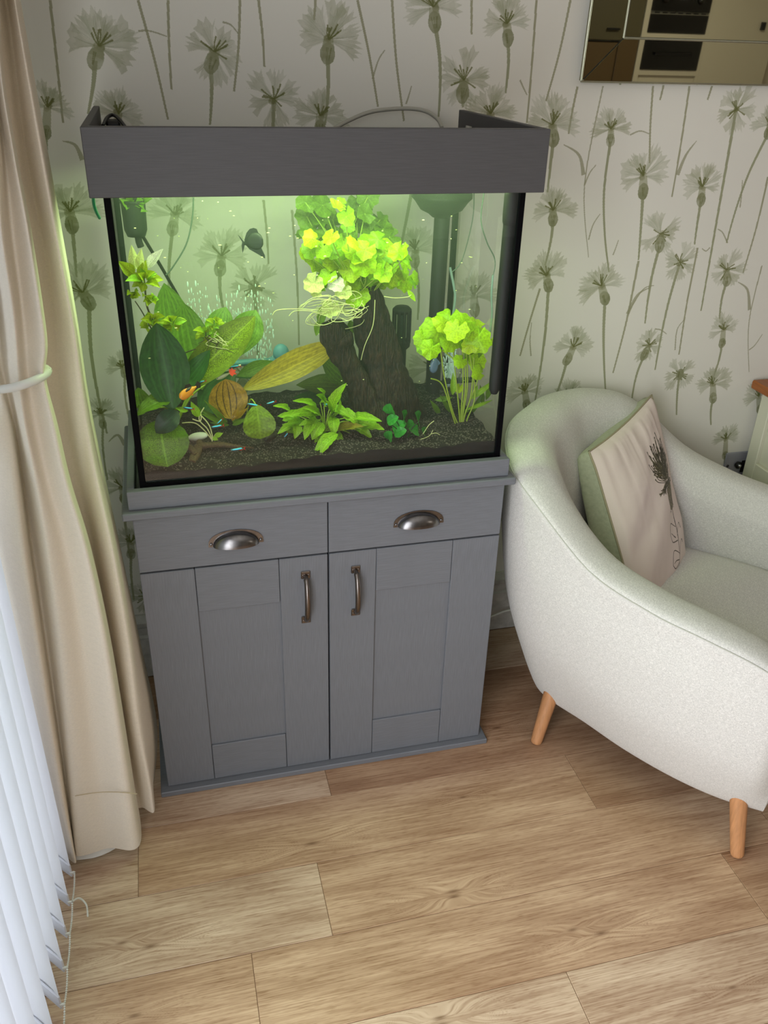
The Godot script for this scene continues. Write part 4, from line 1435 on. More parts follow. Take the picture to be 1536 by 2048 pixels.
	for q in [[545, 630, 556, 620, 600, 618, 660, 622], [578, 632, 590, 622, 620, 622, 650, 626], [750, 600, 746, 650, 730, 690, 722, 720], [768, 593, 790, 596, 815, 594, 822, 590], [690, 605, 670, 640, 640, 650, 622, 632], [700, 610, 660, 600, 625, 600, 603, 618]]:
		part_stem(o, rootm, [W(q[0], q[1], -0.15), W(q[2], q[3], -0.15), W(q[4], q[5], -0.15), W(q[6], q[7], -0.155)], 0.0009, 0.0008, "root")
	part_leaf(o, lime, W(815, 580, -0.16), W(831, 603, -0.15), 0.01, cam, 0.0, 0.3)
	for q in [[640, 655, 645, 610, 0.02], [632, 672, 640, 640, 0.018], [705, 668, 700, 640, 0.016]]:
		part_leaf(o, lime_deep, W(q[2], q[3], -0.24), W(q[0], q[1], -0.23), q[4], cam, 0.0, 0.2, 0.1)

	# --- pennywort standing at the right
	o = thing("pennywort_plant", W(922, 866, -0.13), "pennywort plant with scalloped leaves on long stalks near right pane", "aquarium plant")
	var foot := W(922, 868, -0.135)
	for q in [[878, 660, 27, 0.1], [897, 641, 22, 0.2], [927, 648, 21, 0.2], [930, 672, 25, 0.3], [843, 676, 14, 0.0], [848, 693, 13, 0.1], [862, 697, 17, 0.2], [900, 682, 18, 0.3], [954, 655, 19, 0.2], [957, 680, 22, 0.1], [948, 700, 20, 0.1], [955, 724, 16, 0.0], [921, 722, 12, 0.2], [989, 683, 8, 0.4], [912, 660, 20, 0.3], [940, 690, 15, 0.2], [958, 745, 13, 0.0], [918, 776, 8, 0.2], [945, 660, 17, 0.3], [885, 645, 16, 0.3]]:
		var mb := MB.new()
		var c := W(q[0], q[1], -0.125 + rng.randf_range(-0.025, 0.025))
		disc(mb, c, Vector3(rng.randf_range(-0.5, 0.5), 0.3 + q[3], rng.randf_range(0.5, 1.0)), q[2] * 1.32 / 1000.0, rng.randf_range(-0.45, -0.1), rng.randf_range(0.04, 0.11))
		put("leaf", mb, [lime, lime_two, lime_three][rng.randi() % 3], o)
	for q in [[880, 690, 890, 760, 908, 830], [905, 690, 912, 760, 918, 820], [925, 700, 926, 770, 922, 830], [932, 690, 935, 770, 926, 830], [948, 715, 942, 790, 928, 835], [955, 730, 962, 740, 930, 830], [862, 757, 885, 770, 905, 830], [915, 725, 900, 712, 884, 700], [985, 683, 968, 690, 952, 700], [938, 700, 950, 790, 934, 840], [930, 720, 931, 780, 924, 830]]:
		part_stem(o, stemm, [W(q[0], q[1], -0.125), W(q[2], q[3], -0.13), W(q[4], q[5], -0.133)] + ([foot + Vector3(rng.randf_range(-0.01, 0.01), -0.006, 0)] if q[5] > 800 else []), 0.0015, 0.0018, "stalk")
	for q in [[938, 800, 990, 760, 0.012], [945, 795, 955, 770, 0.01], [905, 790, 906, 745, 0.014], [930, 820, 985, 800, 0.008]]:
		part_leaf(o, bright, W(q[0], q[1], -0.15), W(q[2], q[3], -0.15), q[4], cam, 0.004, 0.2)

	# --- water trumpet in the middle foreground
	o = thing("crypt_plant", W(645, 860, -0.11), "low bush of narrow crinkled bright green leaves before driftwood", "aquarium plant")
	var heart := W(650, 862, -0.12)
	for q in [[609, 880, 632, 838, 0.019, 0], [589, 878, 592, 846, 0.015, 0], [624, 880, 646, 846, 0.021, 0], [755, 898, 722, 862, 0.015, 0], [764, 843, 690, 836, 0.017, 0], [693, 766, 664, 820, 0.018, 0], [632, 790, 648, 812, 0.017, 0], [585, 802, 634, 816, 0.012, 0], [576, 832, 640, 828, 0.018, 0], [716, 850, 676, 822, 0.020, 0],
		[769, 860, 724, 858, 0.017, 0], [699, 898, 704, 868, 0.013, 0], [727, 853, 664, 858, 0.015, 1], [546, 812, 580, 828, 0.012, 0], [560, 834, 606, 832, 0.013, 0], [634, 776, 640, 805, 0.012, 0], [668, 872, 668, 834, 0.019, 0], [605, 815, 640, 830, 0.015, 0], [700, 835, 660, 815, 0.016, 0], [650, 800, 655, 840, 0.018, 0],
		[612, 848, 645, 855, 0.013, 0], [745, 878, 712, 856, 0.015, 0], [628, 900, 650, 862, 0.02, 0], [570, 850, 610, 845, 0.012, 0], [555, 868, 585, 850, 0.011, 0], [688, 890, 672, 872, 0.014, 0], [738, 838, 700, 842, 0.014, 0], [598, 830, 630, 842, 0.014, 0], [680, 790, 662, 835, 0.014, 0]]:
		var b := W(q[2], q[3], -0.115 + rng.randf_range(-0.02, 0.012))
		part_leaf(o, leafy(Color(0.60, 0.58, 0.15), rib, 0.8) if q[5] else bright, b, W(q[0], q[1], -0.075 + rng.randf_range(-0.02, 0.014)), q[4] * 1.3, Vector3(rng.randf_range(-0.3, 0.3), 0.75, 0.7), rng.randf_range(0.004, 0.012), 0.22, 0.16, 0.8)
		part_stem(o, stemm, [heart, heart.lerp(b, 0.6) + Vector3(0, 0.006, 0), b], 0.0012, 0.001)
	for k in 22:
		var px := rng.randf_range(590, 725)
		var b := W(px, rng.randf_range(828, 866), -0.13 + rng.randf_range(-0.02, 0.03))
		var out := Vector3((px - 655.0) / 900.0 + rng.randf_range(-0.02, 0.02), rng.randf_range(0.0, 0.035), rng.randf_range(0.0, 0.045))
		part_leaf(o, bright, b, b + out.normalized() * rng.randf_range(0.03, 0.048), rng.randf_range(0.013, 0.02), Vector3(rng.randf_range(-0.4, 0.4), 0.75, 0.7), rng.randf_range(0.003, 0.01), 0.22, 0.16, 0.8)
	var arch := MB.new()
	leaf(arch, W(676, 868, -0.075), W(628, 905, -0.05), 0.026, Vector3(0, 0.8, 0.6), 0.012, 0.2, 0.12)
	put("leaf", arch, bright, o)
	part_leaf(o, bright, W(668, 878, -0.06), W(640, 912, -0.038), 0.02, Vector3(-0.5, 0.5, 0.6), 0.01, 0.2, 0.14)

	# --- anubias by the front pane
	o = thing("anubias", W(810, 878, -0.08), "small clump of glossy rounded dark green leaves right of centre", "aquarium plant")
	var knot := W(812, 876, -0.085)
	for q in [[781, 818, 14, 1.0], [805, 833, 14, 0.6], [833, 835, 14, 0.5], [799, 853, 13, 0.5], [801, 865, 11, 0.4], [827, 861, 13, 0.4], [846, 864, 11, 0.4], [817, 878, 10, 0.4], [780, 872, 12, 0.4], [786, 840, 11, 0.6], [815, 848, 12, 0.4]]:
		var z := -0.075 + rng.randf_range(-0.02, 0.015)
		var c := W(q[0], q[1], z)
		var a := rng.randf_range(-0.9, 0.9)
		var d: Vector3 = Vector3(sin(a), cos(a) * 0.75, 0.45).normalized() * q[2] * 1.42 / 1000.0
		part_leaf(o, anubias, c - d, c + d, q[2] * 2.1 / 1000.0, Vector3(rng.randf_range(-0.5, 0.5), 0.7, 0.75), 0.002, 0.18, 0.05, 0.6, 0.45)
		part_stem(o, mat(Color(0.12, 0.16, 0.08), 0.6), [knot, knot.lerp(c - d, 0.6) + Vector3(0, 0.004, 0), c - d], 0.0013, 0.001)
	for q in [[846, 868, 858, 850, 868, 842], [838, 880, 858, 872, 866, 860], [862, 868, 872, 866, 880, 870]]:
		part_stem(o, rootm, [W(q[0], q[1], -0.07), W(q[2], q[3], -0.07), W(q[4], q[5], -0.07)], 0.0008, 0.0006, "root")

	# --- yellowing sword leaves that lie across the middle
	o = thing("yellow_sword_plant", W(640, 780, -0.25), "sword plant with long yellowing leaf pointing left behind the short stump", "aquarium plant")
	part_leaf(o, yellow, W(672, 690, -0.22), W(484, 780, -0.17), 0.062, cam + Vector3(0, 0.3, 0), -0.008, 0.14, 0.05, 0.7, 0.42)
	part_leaf(o, leafy(Color(0.34, 0.42, 0.14), vein, 0.5), W(700, 775, -0.26), W(592, 770, -0.25), 0.055, Vector3(0, 0.8, 0.7), 0.0, 0.14, 0.06)
	part_leaf(o, mid, W(700, 770, -0.26), W(640, 712, -0.24), 0.05, cam, 0.0, 0.14, 0.05)
	part_leaf(o, deep, W(690, 800, -0.26), W(585, 795, -0.24), 0.045, Vector3(0, 0.9, 0.5), 0.0, 0.14, 0.05)
	part_stem(o, stemm, [W(672, 690, -0.22), W(690, 720, -0.235), W(704, 800, -0.25)], 0.002, 0.002)

	# --- rust coloured leaf plant
	o = thing("rusty_leaf_plant", W(462, 845, -0.14), "plant with one upright rusty brown veined leaf over short green blades", "aquarium plant")
	part_leaf(o, rusty, W(462, 838, -0.115), W(451, 758, -0.12), 0.080, cam + Vector3(0.1, 0, 0), -0.006, 0.1, 0.05, 0.6, 0.5)
	for q in [[440, 835, 452, 818], [496, 815, 470, 838], [425, 822, 455, 845], [408, 800, 455, 845], [400, 826, 455, 850], [488, 825, 465, 845], [420, 845, 458, 850], [497, 835, 465, 850], [392, 812, 450, 850], [478, 812, 464, 842]]:
		part_leaf(o, rusty if q[0] == 440 or q[0] == 496 or q[0] == 478 else mid, W(q[2], q[3], -0.125), W(q[0], q[1], -0.105 + rng.randf_range(-0.02, 0.02)), 0.009, cam, 0.004, 0.2, 0.05)

	# --- drooping pale green leaf and the thin runners beside it
	o = thing("drooping_leaf_plant", W(520, 870, -0.1), "plant with single wide yellow green leaf drooping onto the gravel", "aquarium plant")
	part_leaf(o, leafy(Color(0.50, 0.62, 0.16), rib, 0.7), W(512, 808, -0.105), W(521, 878, -0.085), 0.068, cam + Vector3(0.1, 0.4, 0), 0.008, 0.1, 0.06, 0.5, 0.6)
	part_stem(o, stemm, [W(512, 810, -0.105), W(500, 800, -0.12), W(490, 850, -0.14)], 0.0014, 0.0014)
	o = thing("runner_plant", W(425, 880, -0.09), "thin bare runners with small leaves rising behind the pale branch", "aquarium plant")
	for q in [[364, 846, 390, 846, 410, 862, 424, 880], [408, 815, 398, 838, 415, 858, 425, 880], [440, 868, 432, 868, 428, 874, 424, 882], [376, 815, 398, 828, 418, 850, 426, 878], [385, 838, 400, 842, 402, 830, 396, 824]]:
		part_stem(o, rootm, [W(q[0], q[1], -0.085), W(q[2], q[3], -0.085), W(q[4], q[5], -0.09), W(q[6], q[7], -0.095)], 0.0012, 0.0014)
	for q in [[382, 803, 398, 834, 0.016], [446, 866, 430, 872, 0.01], [436, 880, 426, 874, 0.009], [350, 815, 376, 822, 0.01]]:
		part_leaf(o, bright, W(q[2], q[3], -0.085), W(q[0], q[1], -0.08), q[4], cam, 0.003, 0.2, 0.08)

	# --- low plants at the back right
	o = thing("back_corner_plant", W(985, 790, -0.2), "narrow green leaves growing in the far right corner", "aquarium plant")
	for q in [[985, 752, 972, 800, 0.014], [960, 770, 965, 810, 0.012], [905, 795, 870, 800, 0.012], [860, 800, 880, 830, 0.012], [880, 790, 900, 825, 0.01], [965, 785, 940, 830, 0.011], [940, 815, 925, 828, 0.012]]:
		part_leaf(o, mid, W(q[2], q[3], -0.2), W(q[0], q[1], -0.19), q[4], cam, 0.003, 0.2, 0.08)

# ---------------------------------------------------------------- equipment in the tank
func equipment() -> void:
	# filter pipe with its wide skimmer
	var z := -0.33
	var o := thing("filter_pipe", Vector3(W(866, 800, z).x, 0.86, z), "black vertical filter pipe with wide skimmer cup, left of the back corner seam", "filter pipe")
	var mb := MB.new()
	mb.tube([W(864, 800, z), W(872, 640, z), W(884, 440, z), W(888, 395, z)], 0.0178, 20)
	put("pipe", mb, M.black_soft, o)
	mb = MB.new()
	var c := W(882, 430, z)
	mb.lathe([Vector2(0.0, -0.004), Vector2(0.020, -0.004), Vector2(0.030, 0.004), Vector2(0.047, 0.012), Vector2(0.060, 0.030), Vector2(0.068, 0.038), Vector2(0.068, 0.046), Vector2(0.058, 0.052), Vector2(0.056, 0.09), Vector2(0.0, 0.09)], c, Vector3.UP, 28)
	put("skimmer_cup", mb, M.black_soft, o)
	# solid tube added as the filter pipe's reflection in the right pane
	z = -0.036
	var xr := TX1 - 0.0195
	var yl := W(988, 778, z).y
	o = thing("pipe_reflection", Vector3(xr, yl, z), "black tube with thicker head added as the filter pipe reflection in the right pane", "pipe_reflection")
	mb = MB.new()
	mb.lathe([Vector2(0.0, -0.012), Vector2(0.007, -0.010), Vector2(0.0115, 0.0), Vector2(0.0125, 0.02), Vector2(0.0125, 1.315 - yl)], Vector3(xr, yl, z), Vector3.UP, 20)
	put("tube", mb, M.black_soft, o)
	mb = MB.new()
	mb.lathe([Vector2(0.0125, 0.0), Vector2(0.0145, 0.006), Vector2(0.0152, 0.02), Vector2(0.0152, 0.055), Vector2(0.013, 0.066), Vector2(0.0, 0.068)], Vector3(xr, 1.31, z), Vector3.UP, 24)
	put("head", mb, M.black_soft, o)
	# internal filter
	z = -0.31
	o = thing("internal_filter", Vector3(W(800, 700, z).x, 0.9, z), "small black slotted filter standing behind the tall driftwood stump", "filter")
	c = W(802, 682, z)
	mb = MB.new()
	mb.lathe([Vector2(0.013, -0.10), Vector2(0.013, -0.02), Vector2(0.021, -0.012), Vector2(0.022, 0.0), Vector2(0.017, 0.004), Vector2(0.0, 0.004)], c, Vector3.UP, 20)
	put("body", mb, M.black_soft, o)
	mb = MB.new()
	mb.lathe([Vector2(0.0, 0.066), Vector2(0.017, 0.066), Vector2(0.022, 0.072), Vector2(0.022, 0.076), Vector2(0.016, 0.082), Vector2(0.0, 0.083)], c, Vector3.UP, 20)
	put("cap", mb, M.black_soft, o)
	for k in 12:
		var a := TAU * k / 12.0
		var p := c + Vector3(cos(a) * 0.0205, 0, sin(a) * 0.0205)
		mb = MB.new()
		mb.box(p + Vector3(-0.0022, -0.002, -0.0022), p + Vector3(0.0022, 0.074, 0.0022), 0.0006)
		put("rib", mb, M.black_soft, o)
	mb = MB.new()
	mb.tube([c, c + Vector3(0, 0.07, 0)], 0.011, 14)
	put("core", mb, mat(Color(0.16, 0.24, 0.19), 0.7), o)
	# heater rod leaning in the left back corner
	mb = MB.new()
	mb.tube([W(284, 470, -0.30), W(325, 538, -0.33), W(364, 606, -0.36)], 0.0036, 10)
	tag(put("feeding_rod", mb, M.black), "thin black rod leaning diagonally in the left back corner", "rod")
	# planter basket near the surface
	z = -0.28
	o = thing("planter_basket", W(272, 468, z), "dark round planter basket hanging near the surface at top left", "planter")
	mb = MB.new()
	mb.lathe([Vector2(0.0, 0.0), Vector2(0.018, 0.0), Vector2(0.0225, 0.012), Vector2(0.024, 0.062), Vector2(0.0265, 0.066), Vector2(0.0265, 0.070), Vector2(0.022, 0.070), Vector2(0.021, 0.06), Vector2(0.0, 0.06)], W(273, 472, z), Vector3.UP, 22)
	put("cup", mb, tri(mat(Color(0.10, 0.15, 0.12), 0.6), noisy(0.05, 3, 0.5, 1.0), Vector3(20, 20, 20)), o)
	mb = MB.new()
	mb.tube([W(276, 472, z), W(278, 484, z), W(282, 494, z)], 0.007, 12)
	put("drain_tube", mb, M.black_soft, o)
	var sprig := leafy(Color(0.50, 0.68, 0.18), vein_texture(1), 0.8)
	rng.seed = 9
	for k in 16:
		var s := W(rng.randf_range(255, 290), rng.randf_range(405, 422), z + 0.01)
		part_leaf(o, sprig, s, s + Vector3(rng.randf_range(-0.018, 0.022), rng.randf_range(-0.014, 0.028), 0.012), rng.randf_range(0.009, 0.016), Vector3(rng.randf_range(-0.5, 0.5), 0.5, 0.8), 0.004, 0.25, 0.1)
	# airlines
	var tube_mat := mat(Color(0.55, 0.66, 0.62), 0.25)
	var hose := mat(Color(0.34, 0.42, 0.36), 0.4)
	var lines := [["airline_hose", [[948, 385], [945, 440], [924, 520], [903, 545]], -0.34, 0.0013, hose, "thin dark airline wire dropping beside the black filter pipe"],
		["airline_hose", [[968, 385], [962, 440], [974, 485], [990, 520], [986, 555]], -0.22, 0.0013, hose, "thin dark wire added as the airline reflection in the right pane"],  # solid wire added for the mirrored airline
		["airline_hose", [[900, 535], [908, 575], [910, 600], [903, 650], [900, 700]], -0.34, 0.0032, tube_mat, "pale airline tube bending down to the right bubbling stone"],
		["airline_hose", [[986, 550], [983, 590], [984, 630], [978, 680]], -0.22, 0.0026, tube_mat, "short pale tube added as the airline reflection in the right pane"],  # solid tube added for the mirrored airline
		["airline_hose", [[387, 395], [384, 440], [372, 490], [345, 535], [332, 550]], -0.30, 0.0016, hose, "thin airline hose curving from the surface towards the pale leaves"]]
	for l in lines:
		var pts := []
		for q in l[1]:
			pts.append(W(q[0], q[1], l[2]))
		mb = MB.new()
		mb.tube(spline(pts, 6), l[3], 8)
		tag(put(l[0], mb, l[4]), l[5], "hose")
	var blue := mat(Color(0.42, 0.68, 0.74), 0.45)
	o = thing("air_stone", W(520, 735, -0.34), "pale blue bent air stone lying behind the sword plant", "air stone")
	mb = MB.new()
	mb.tube(spline([W(455, 728, -0.33), W(500, 724, -0.34), W(538, 722, -0.34), W(553, 712, -0.34)], 5), 0.0075, 10)
	put("tube", mb, blue, o)
	mb = MB.new()
	mb.ball(W(562, 706, -0.335), Vector3(0.019, 0.022, 0.015), Basis(), 14)
	put("stone", mb, blue, o)
	mb = MB.new()
	mb.tube([W(552, 715, -0.335), W(549, 738, -0.33)], 0.006, 8)
	put("foot", mb, blue, o)
	mb = MB.new()
	var s0 := W(890, 758, -0.34)
	mb.box(s0 + Vector3(-0.004, -0.012, -0.008), s0 + Vector3(0.085, 0.0, 0.008), 0.004)
	tag(put("air_stone", mb, tri(mat(Color(0.20, 0.25, 0.24), 0.9), noisy(0.2, 2, 0.5, 1.0), Vector3(20, 20, 20))), "long grey air stone on the gravel under the right bubbles", "air stone")
	# bubbles: drawn-out beads rising from the stones
	var bm := MB.new()
	bm.ball(Vector3.ZERO, Vector3.ONE, Basis(), 6)
	var bub := mat(Color(0.90, 1.0, 0.97), 0.15)
	rng.seed = 12
	for set_ in [["bubble_curtain", [375, 548, 565, 722], 620, "veil of fine white bubbles rising behind the sword plant", 0.0026], ["bubble_curtain", [886, 985, 690, 757], 420, "dense veil of bubbles under the right pennywort plant", 0.0024]]:
		var mm := MultiMesh.new()
		mm.transform_format = MultiMesh.TRANSFORM_3D
		mm.mesh = bm.mesh(Vector3.ZERO)
		mm.instance_count = set_[2]
		var at := W((set_[1][0] + set_[1][1]) * 0.5, set_[1][3], -0.34)
		for k in set_[2]:
			var f := sqrt(rng.randf())
			var px := rng.randf_range(set_[1][0], set_[1][1])
			var p := W(px, lerpf(set_[1][2], set_[1][3], f) + 12.0 * sin(px * 0.06), rng.randf_range(-0.37, -0.31))
			p.x = minf(p.x, TX1 - 0.012)
			var r: float = set_[4] * rng.randf_range(0.3, 0.75)
			mm.set_instance_transform(k, Transform3D(Basis(Vector3.FORWARD, rng.randf_range(-0.3, 0.3)).scaled(Vector3(r, r * rng.randf_range(1.5, 4.5), r)), p - at))
		var mi := MultiMeshInstance3D.new()
		mi.name = set_[0]
		mi.multimesh = mm
		mi.material_override = bub
		mi.position = at
		mi.set_meta("kind", "stuff")
		add_child(mi, true)
		tag(mi, set_[3], "bubbles")
	# specks adrift in the water
	var mm2 := MultiMesh.new()
	mm2.transform_format = MultiMesh.TRANSFORM_3D
	mm2.mesh = bm.mesh(Vector3.ZERO)
	mm2.instance_count = 130
	for k in 130:
		var p := W(rng.randf_range(250, 980), rng.randf_range(400, 780), rng.randf_range(-0.34, -0.06))
		p.x = clampf(p.x, TX0 + 0.012, TX1 - 0.012)
		var r := rng.randf_range(0.0005, 0.0012)
		mm2.set_instance_transform(k, Transform3D(Basis.from_euler(Vector3(0, 0, rng.randf() * 3)).scaled(Vector3(r * rng.randf_range(1, 3), r, r)), p - Vector3(0, 1.1, -0.2)))
	var sp := MultiMeshInstance3D.new()
	sp.name = "floating_specks"
	sp.multimesh = mm2
	sp.material_override = mat(Color(0.86, 0.88, 0.62), 0.6)
	sp.position = Vector3(0, 1.1, -0.2)
	sp.set_meta("kind", "stuff")
	add_child(sp)
	tag(sp, "pale specks of food adrift in the aquarium water", "specks")

# ---------------------------------------------------------------- fish
func fish_body(mb: MB, xf: Transform3D, length: float, tall: float, thick: float, deep := 0.4) -> void:   # nose at +x
	var rows := []
	for i in 17:
		var t := i / 16.0
		var hgt := tall * 0.5 * (pow(sin(PI * pow(t, 0.62)), 0.8) * 0.92 + 0.14 * (1.0 - absf(2 * t - 1.0))) + 0.0004
		if t > 0.8:
			hgt = maxf(hgt, tall * 0.10)
		var row := PackedVector3Array()
		for k in 14:
			var a := TAU * k / 14.0
			row.append(xf * Vector3((0.5 - t) * length, hgt * sin(a) * (1.0 if sin(a) > 0 else 1.0 + deep * 0.2), thick * 0.5 * cos(a) * minf(1.0, hgt / (tall * 0.4) + 0.1)))
		rows.append(row)
	mb.grid(rows, true, true)
func fin(mb: MB, xf: Transform3D, outline: Array, thick := 0.0008) -> void:
	var a := []
	var b := []
	for q in outline:
		a.append(xf * Vector3(q[0], q[1], thick * 0.5))
		b.append(xf * Vector3(q[0], q[1], -thick * 0.5))
	# fans from the first corner keep hollow outlines right
	for k in range(1, a.size() - 1):
		mb.face([a[0], a[k], a[k + 1]], xf.basis.z)
		mb.face([b[0], b[k], b[k + 1]], -xf.basis.z)
	for k in a.size():
		var j := (k + 1) % a.size()
		mb.face([a[k], a[j], b[j], b[k]], (a[k] + a[j]) - (a[0] + a[2]))
func fish_pose(nose: Vector3, tail: Vector3, tilt := 0.0) -> Transform3D:
	var x := (nose - tail).normalized()
	var zz := x.cross(Vector3.UP).normalized()
	var y := zz.cross(x).rotated(x, tilt)
	return Transform3D(Basis(x, y, x.cross(y)), (nose + tail) * 0.5)
func eyes(o: Node, xf: Transform3D, x: float, y: float, half: float, r: float) -> void:
	var mb := MB.new()
	for s in [-1.0, 1.0]:
		mb.ball(xf * Vector3(x, y, half * s), Vector3.ONE * r, Basis(), 8)
	put("eyes", mb, M.black, o)

func fish() -> void:
	# black tetra
	var z := -0.2
	var nose := W(526, 478, z + 0.01)
	var tail := W(487, 487, z - 0.01)
	var xf := fish_pose(nose, tail)
	var l := nose.distance_to(tail)
	var charcoal := mat(Color(0.085, 0.11, 0.11), 0.5)
	var o := thing("tetra", xf.origin, "dark charcoal tetra with deep fins hanging in clear water, upper left", "fish")
	var mb := MB.new()
	fish_body(mb, xf, l, l * 0.72, l * 0.2)
	put("body", mb, charcoal, o)
	mb = MB.new()
	fin(mb, xf, [[0.05 * l, 0.1 * l], [0.36 * l, 0.30 * l], [0.34 * l, 0.48 * l], [0.20 * l, 0.56 * l], [0.0, 0.55 * l], [-0.2 * l, 0.42 * l], [-0.42 * l, 0.12 * l]])
	put("dorsal_fin", mb, charcoal, o)
	mb = MB.new()
	fin(mb, xf, [[0.15 * l, -0.1 * l], [-0.42 * l, -0.06 * l], [-0.3 * l, -0.30 * l], [0.05 * l, -0.6 * l], [0.32 * l, -0.85 * l], [0.36 * l, -0.72 * l], [0.28 * l, -0.3 * l]])
	put("anal_fin", mb, charcoal, o)
	mb = MB.new()
	fin(mb, xf, [[-0.42 * l, 0.0], [-0.56 * l, 0.30 * l], [-0.64 * l, 0.42 * l], [-0.54 * l, 0.08 * l], [-0.62 * l, -0.08 * l], [-0.68 * l, -0.4 * l], [-0.54 * l, -0.2 * l]])
	put("tail_fin", mb, charcoal, o)
	eyes(o, xf, 0.33 * l, 0.1 * l, 0.07 * l, 0.02 * l)
	# gold platy
	var gold := mat(Color(0.85, 0.56, 0.16), 0.35)
	var smoky := mat(Color(0.16, 0.14, 0.12), 0.5)
	nose = W(359, 796, -0.05)
	tail = W(392, 773, -0.07)
	xf = fish_pose(nose, tail)
	l = nose.distance_to(tail)
	o = thing("platy", xf.origin, "gold platy with dark back and tail, swimming down past sword leaves", "fish")
	mb = MB.new()
	fish_body(mb, xf, l, l * 0.46, l * 0.26)
	put("body", mb, gold, o)
	mb = MB.new()
	fin(mb, xf, [[-0.42 * l, 0.05 * l], [-0.68 * l, 0.2 * l], [-0.78 * l, 0.0], [-0.68 * l, -0.2 * l], [-0.42 * l, -0.05 * l]])
	put("tail_fin", mb, smoky, o)
	mb = MB.new()
	fin(mb, xf, [[0.1 * l, 0.2 * l], [-0.02 * l, 0.38 * l], [-0.26 * l, 0.34 * l], [-0.3 * l, 0.14 * l]])
	put("dorsal_fin", mb, smoky, o)
	mb = MB.new()
	fin(mb, xf, [[-0.02 * l, -0.2 * l], [-0.2 * l, -0.32 * l], [-0.2 * l, -0.14 * l]])
	put("anal_fin", mb, gold, o)
	mb = MB.new()
	mb.ball(xf * Vector3(0.0, 0.13 * l, 0), Vector3(0.28 * l, 0.09 * l, 0.125 * l), xf.basis, 10)
	put("back_patch", mb, smoky, o)
	eyes(o, xf, 0.36 * l, 0.04 * l, 0.09 * l, 0.035 * l)
	# guppy with an orange tail
	nose = W(432, 758, -0.12)
	tail = W(460, 746, -0.12)
	xf = fish_pose(nose, tail)
	l = nose.distance_to(tail)
	o = thing("guppy", xf.origin, "slim pale guppy with ragged orange tail above the rusty leaf", "fish")
	mb = MB.new()
	fish_body(mb, xf, l, l * 0.26, l * 0.2)
	put("body", mb, mat(Color(0.62, 0.66, 0.48), 0.4), o)
	mb = MB.new()
	fin(mb, xf, [[-0.42 * l, 0.0], [-0.55 * l, 0.26 * l], [-0.68 * l, 0.20 * l], [-0.75 * l, 0.30 * l], [-0.8 * l, 0.1 * l], [-0.95 * l, 0.04 * l], [-0.8 * l, -0.06 * l], [-0.86 * l, -0.24 * l], [-0.66 * l, -0.2 * l], [-0.55 * l, -0.28 * l]])
	put("tail_fin", mb, mat(Color(0.95, 0.30, 0.05), 0.4), o)
	eyes(o, xf, 0.38 * l, 0.02 * l, 0.08 * l, 0.035 * l)
	# neon tetras: one is built, the others are copies of it
	var spots := [[455, 735, 480, 732, -0.14, "upper one, near the orange guppy tail"], [392, 766, 411, 762, -0.10, "right behind the gold platy's tail"], [366, 815, 387, 818, -0.06, "close by bare runners under the gold platy"], [494, 808, 519, 812, -0.10, "just right of the rusty leaf"], [533, 808, 551, 803, -0.10, "left edge of the crinkled green bush"],
		[434, 848, 445, 838, -0.08, "diving steeply under the rusty leaf"], [422, 855, 446, 851, -0.075, "level one under the rusty leaf"], [354, 878, 368, 863, -0.05, "in front of the round bottom left leaf"], [372, 902, 352, 894, -0.03, "over gravel left of the pale branch"], [461, 901, 488, 897, -0.045, "over gravel right of the pale branch"], [646, 810, 668, 807, -0.13, "half hidden in the crinkled green bush"], [568, 875, 577, 865, -0.09, "showing red beside the crinkled green bush"]]
	var proto: Node3D = null
	var neon_blue := mat(Color(0.30, 0.85, 1.0), 0.3)
	var grey_back := mat(Color(0.22, 0.26, 0.25), 0.35)
	var red := mat(Color(0.72, 0.10, 0.08), 0.4)
	for q in spots:
		var a := W(q[0], q[1], q[4])
		var b := W(q[2], q[3], q[4] - 0.006)
		var pose := fish_pose(a, b)
		var n: Node3D
		if proto == null:
			n = thing("neon_tetra", Vector3.ZERO, "", "fish")
			var u := Transform3D()
			mb = MB.new()
			fish_body(mb, u, 1.0, 0.25, 0.16)
			put("body", mb, grey_back, n)
			mb = MB.new()
			for s in [-1.0, 1.0]:
				mb.ball(Vector3(0.04, 0.045, 0.055 * s), Vector3(0.42, 0.055, 0.034), Basis(), 8)
			put("blue_stripe", mb, neon_blue, n, "bright blue stripe")
			mb = MB.new()
			for s in [-1.0, 1.0]:
				mb.ball(Vector3(-0.2, -0.04, 0.042 * s), Vector3(0.24, 0.045, 0.03), Basis(), 8)
			put("red_patch", mb, red, n)
			mb = MB.new()
			fin(mb, u, [[-0.44, 0.0], [-0.6, 0.15], [-0.56, 0.0], [-0.6, -0.15]], 0.02)
			put("tail_fin", mb, red, n)
			eyes(n, u, 0.38, 0.03, 0.06, 0.03)
			proto = n
		else:
			n = proto.duplicate()
			n.name = "neon_tetra"
			add_child(n, true)
		var size := a.distance_to(b)
		n.transform = Transform3D(pose.basis * Basis.from_scale(Vector3.ONE * size), pose.origin)
		tag(n, "tiny neon tetra with bright blue stripe, " + q[5], "fish", "neon tetras in the tank")
	# pale blue fish upright beside the right bubbles
	nose = W(866, 746, -0.25)
	tail = W(871, 712, -0.25)
	l = nose.distance_to(tail)
	xf = Transform3D(Basis((nose - tail).normalized(), Vector3.RIGHT, (nose - tail).normalized().cross(Vector3.RIGHT)), (nose + tail) * 0.5).orthonormalized()
	var steel := mat(Color(0.36, 0.45, 0.55), 0.35)
	o = thing("gourami", xf.origin, "steel blue gourami pointing nose down beside the black filter pipe", "fish")
	mb = MB.new()
	fish_body(mb, xf, l, l * 0.46, l * 0.22)
	put("body", mb, steel, o)
	mb = MB.new()
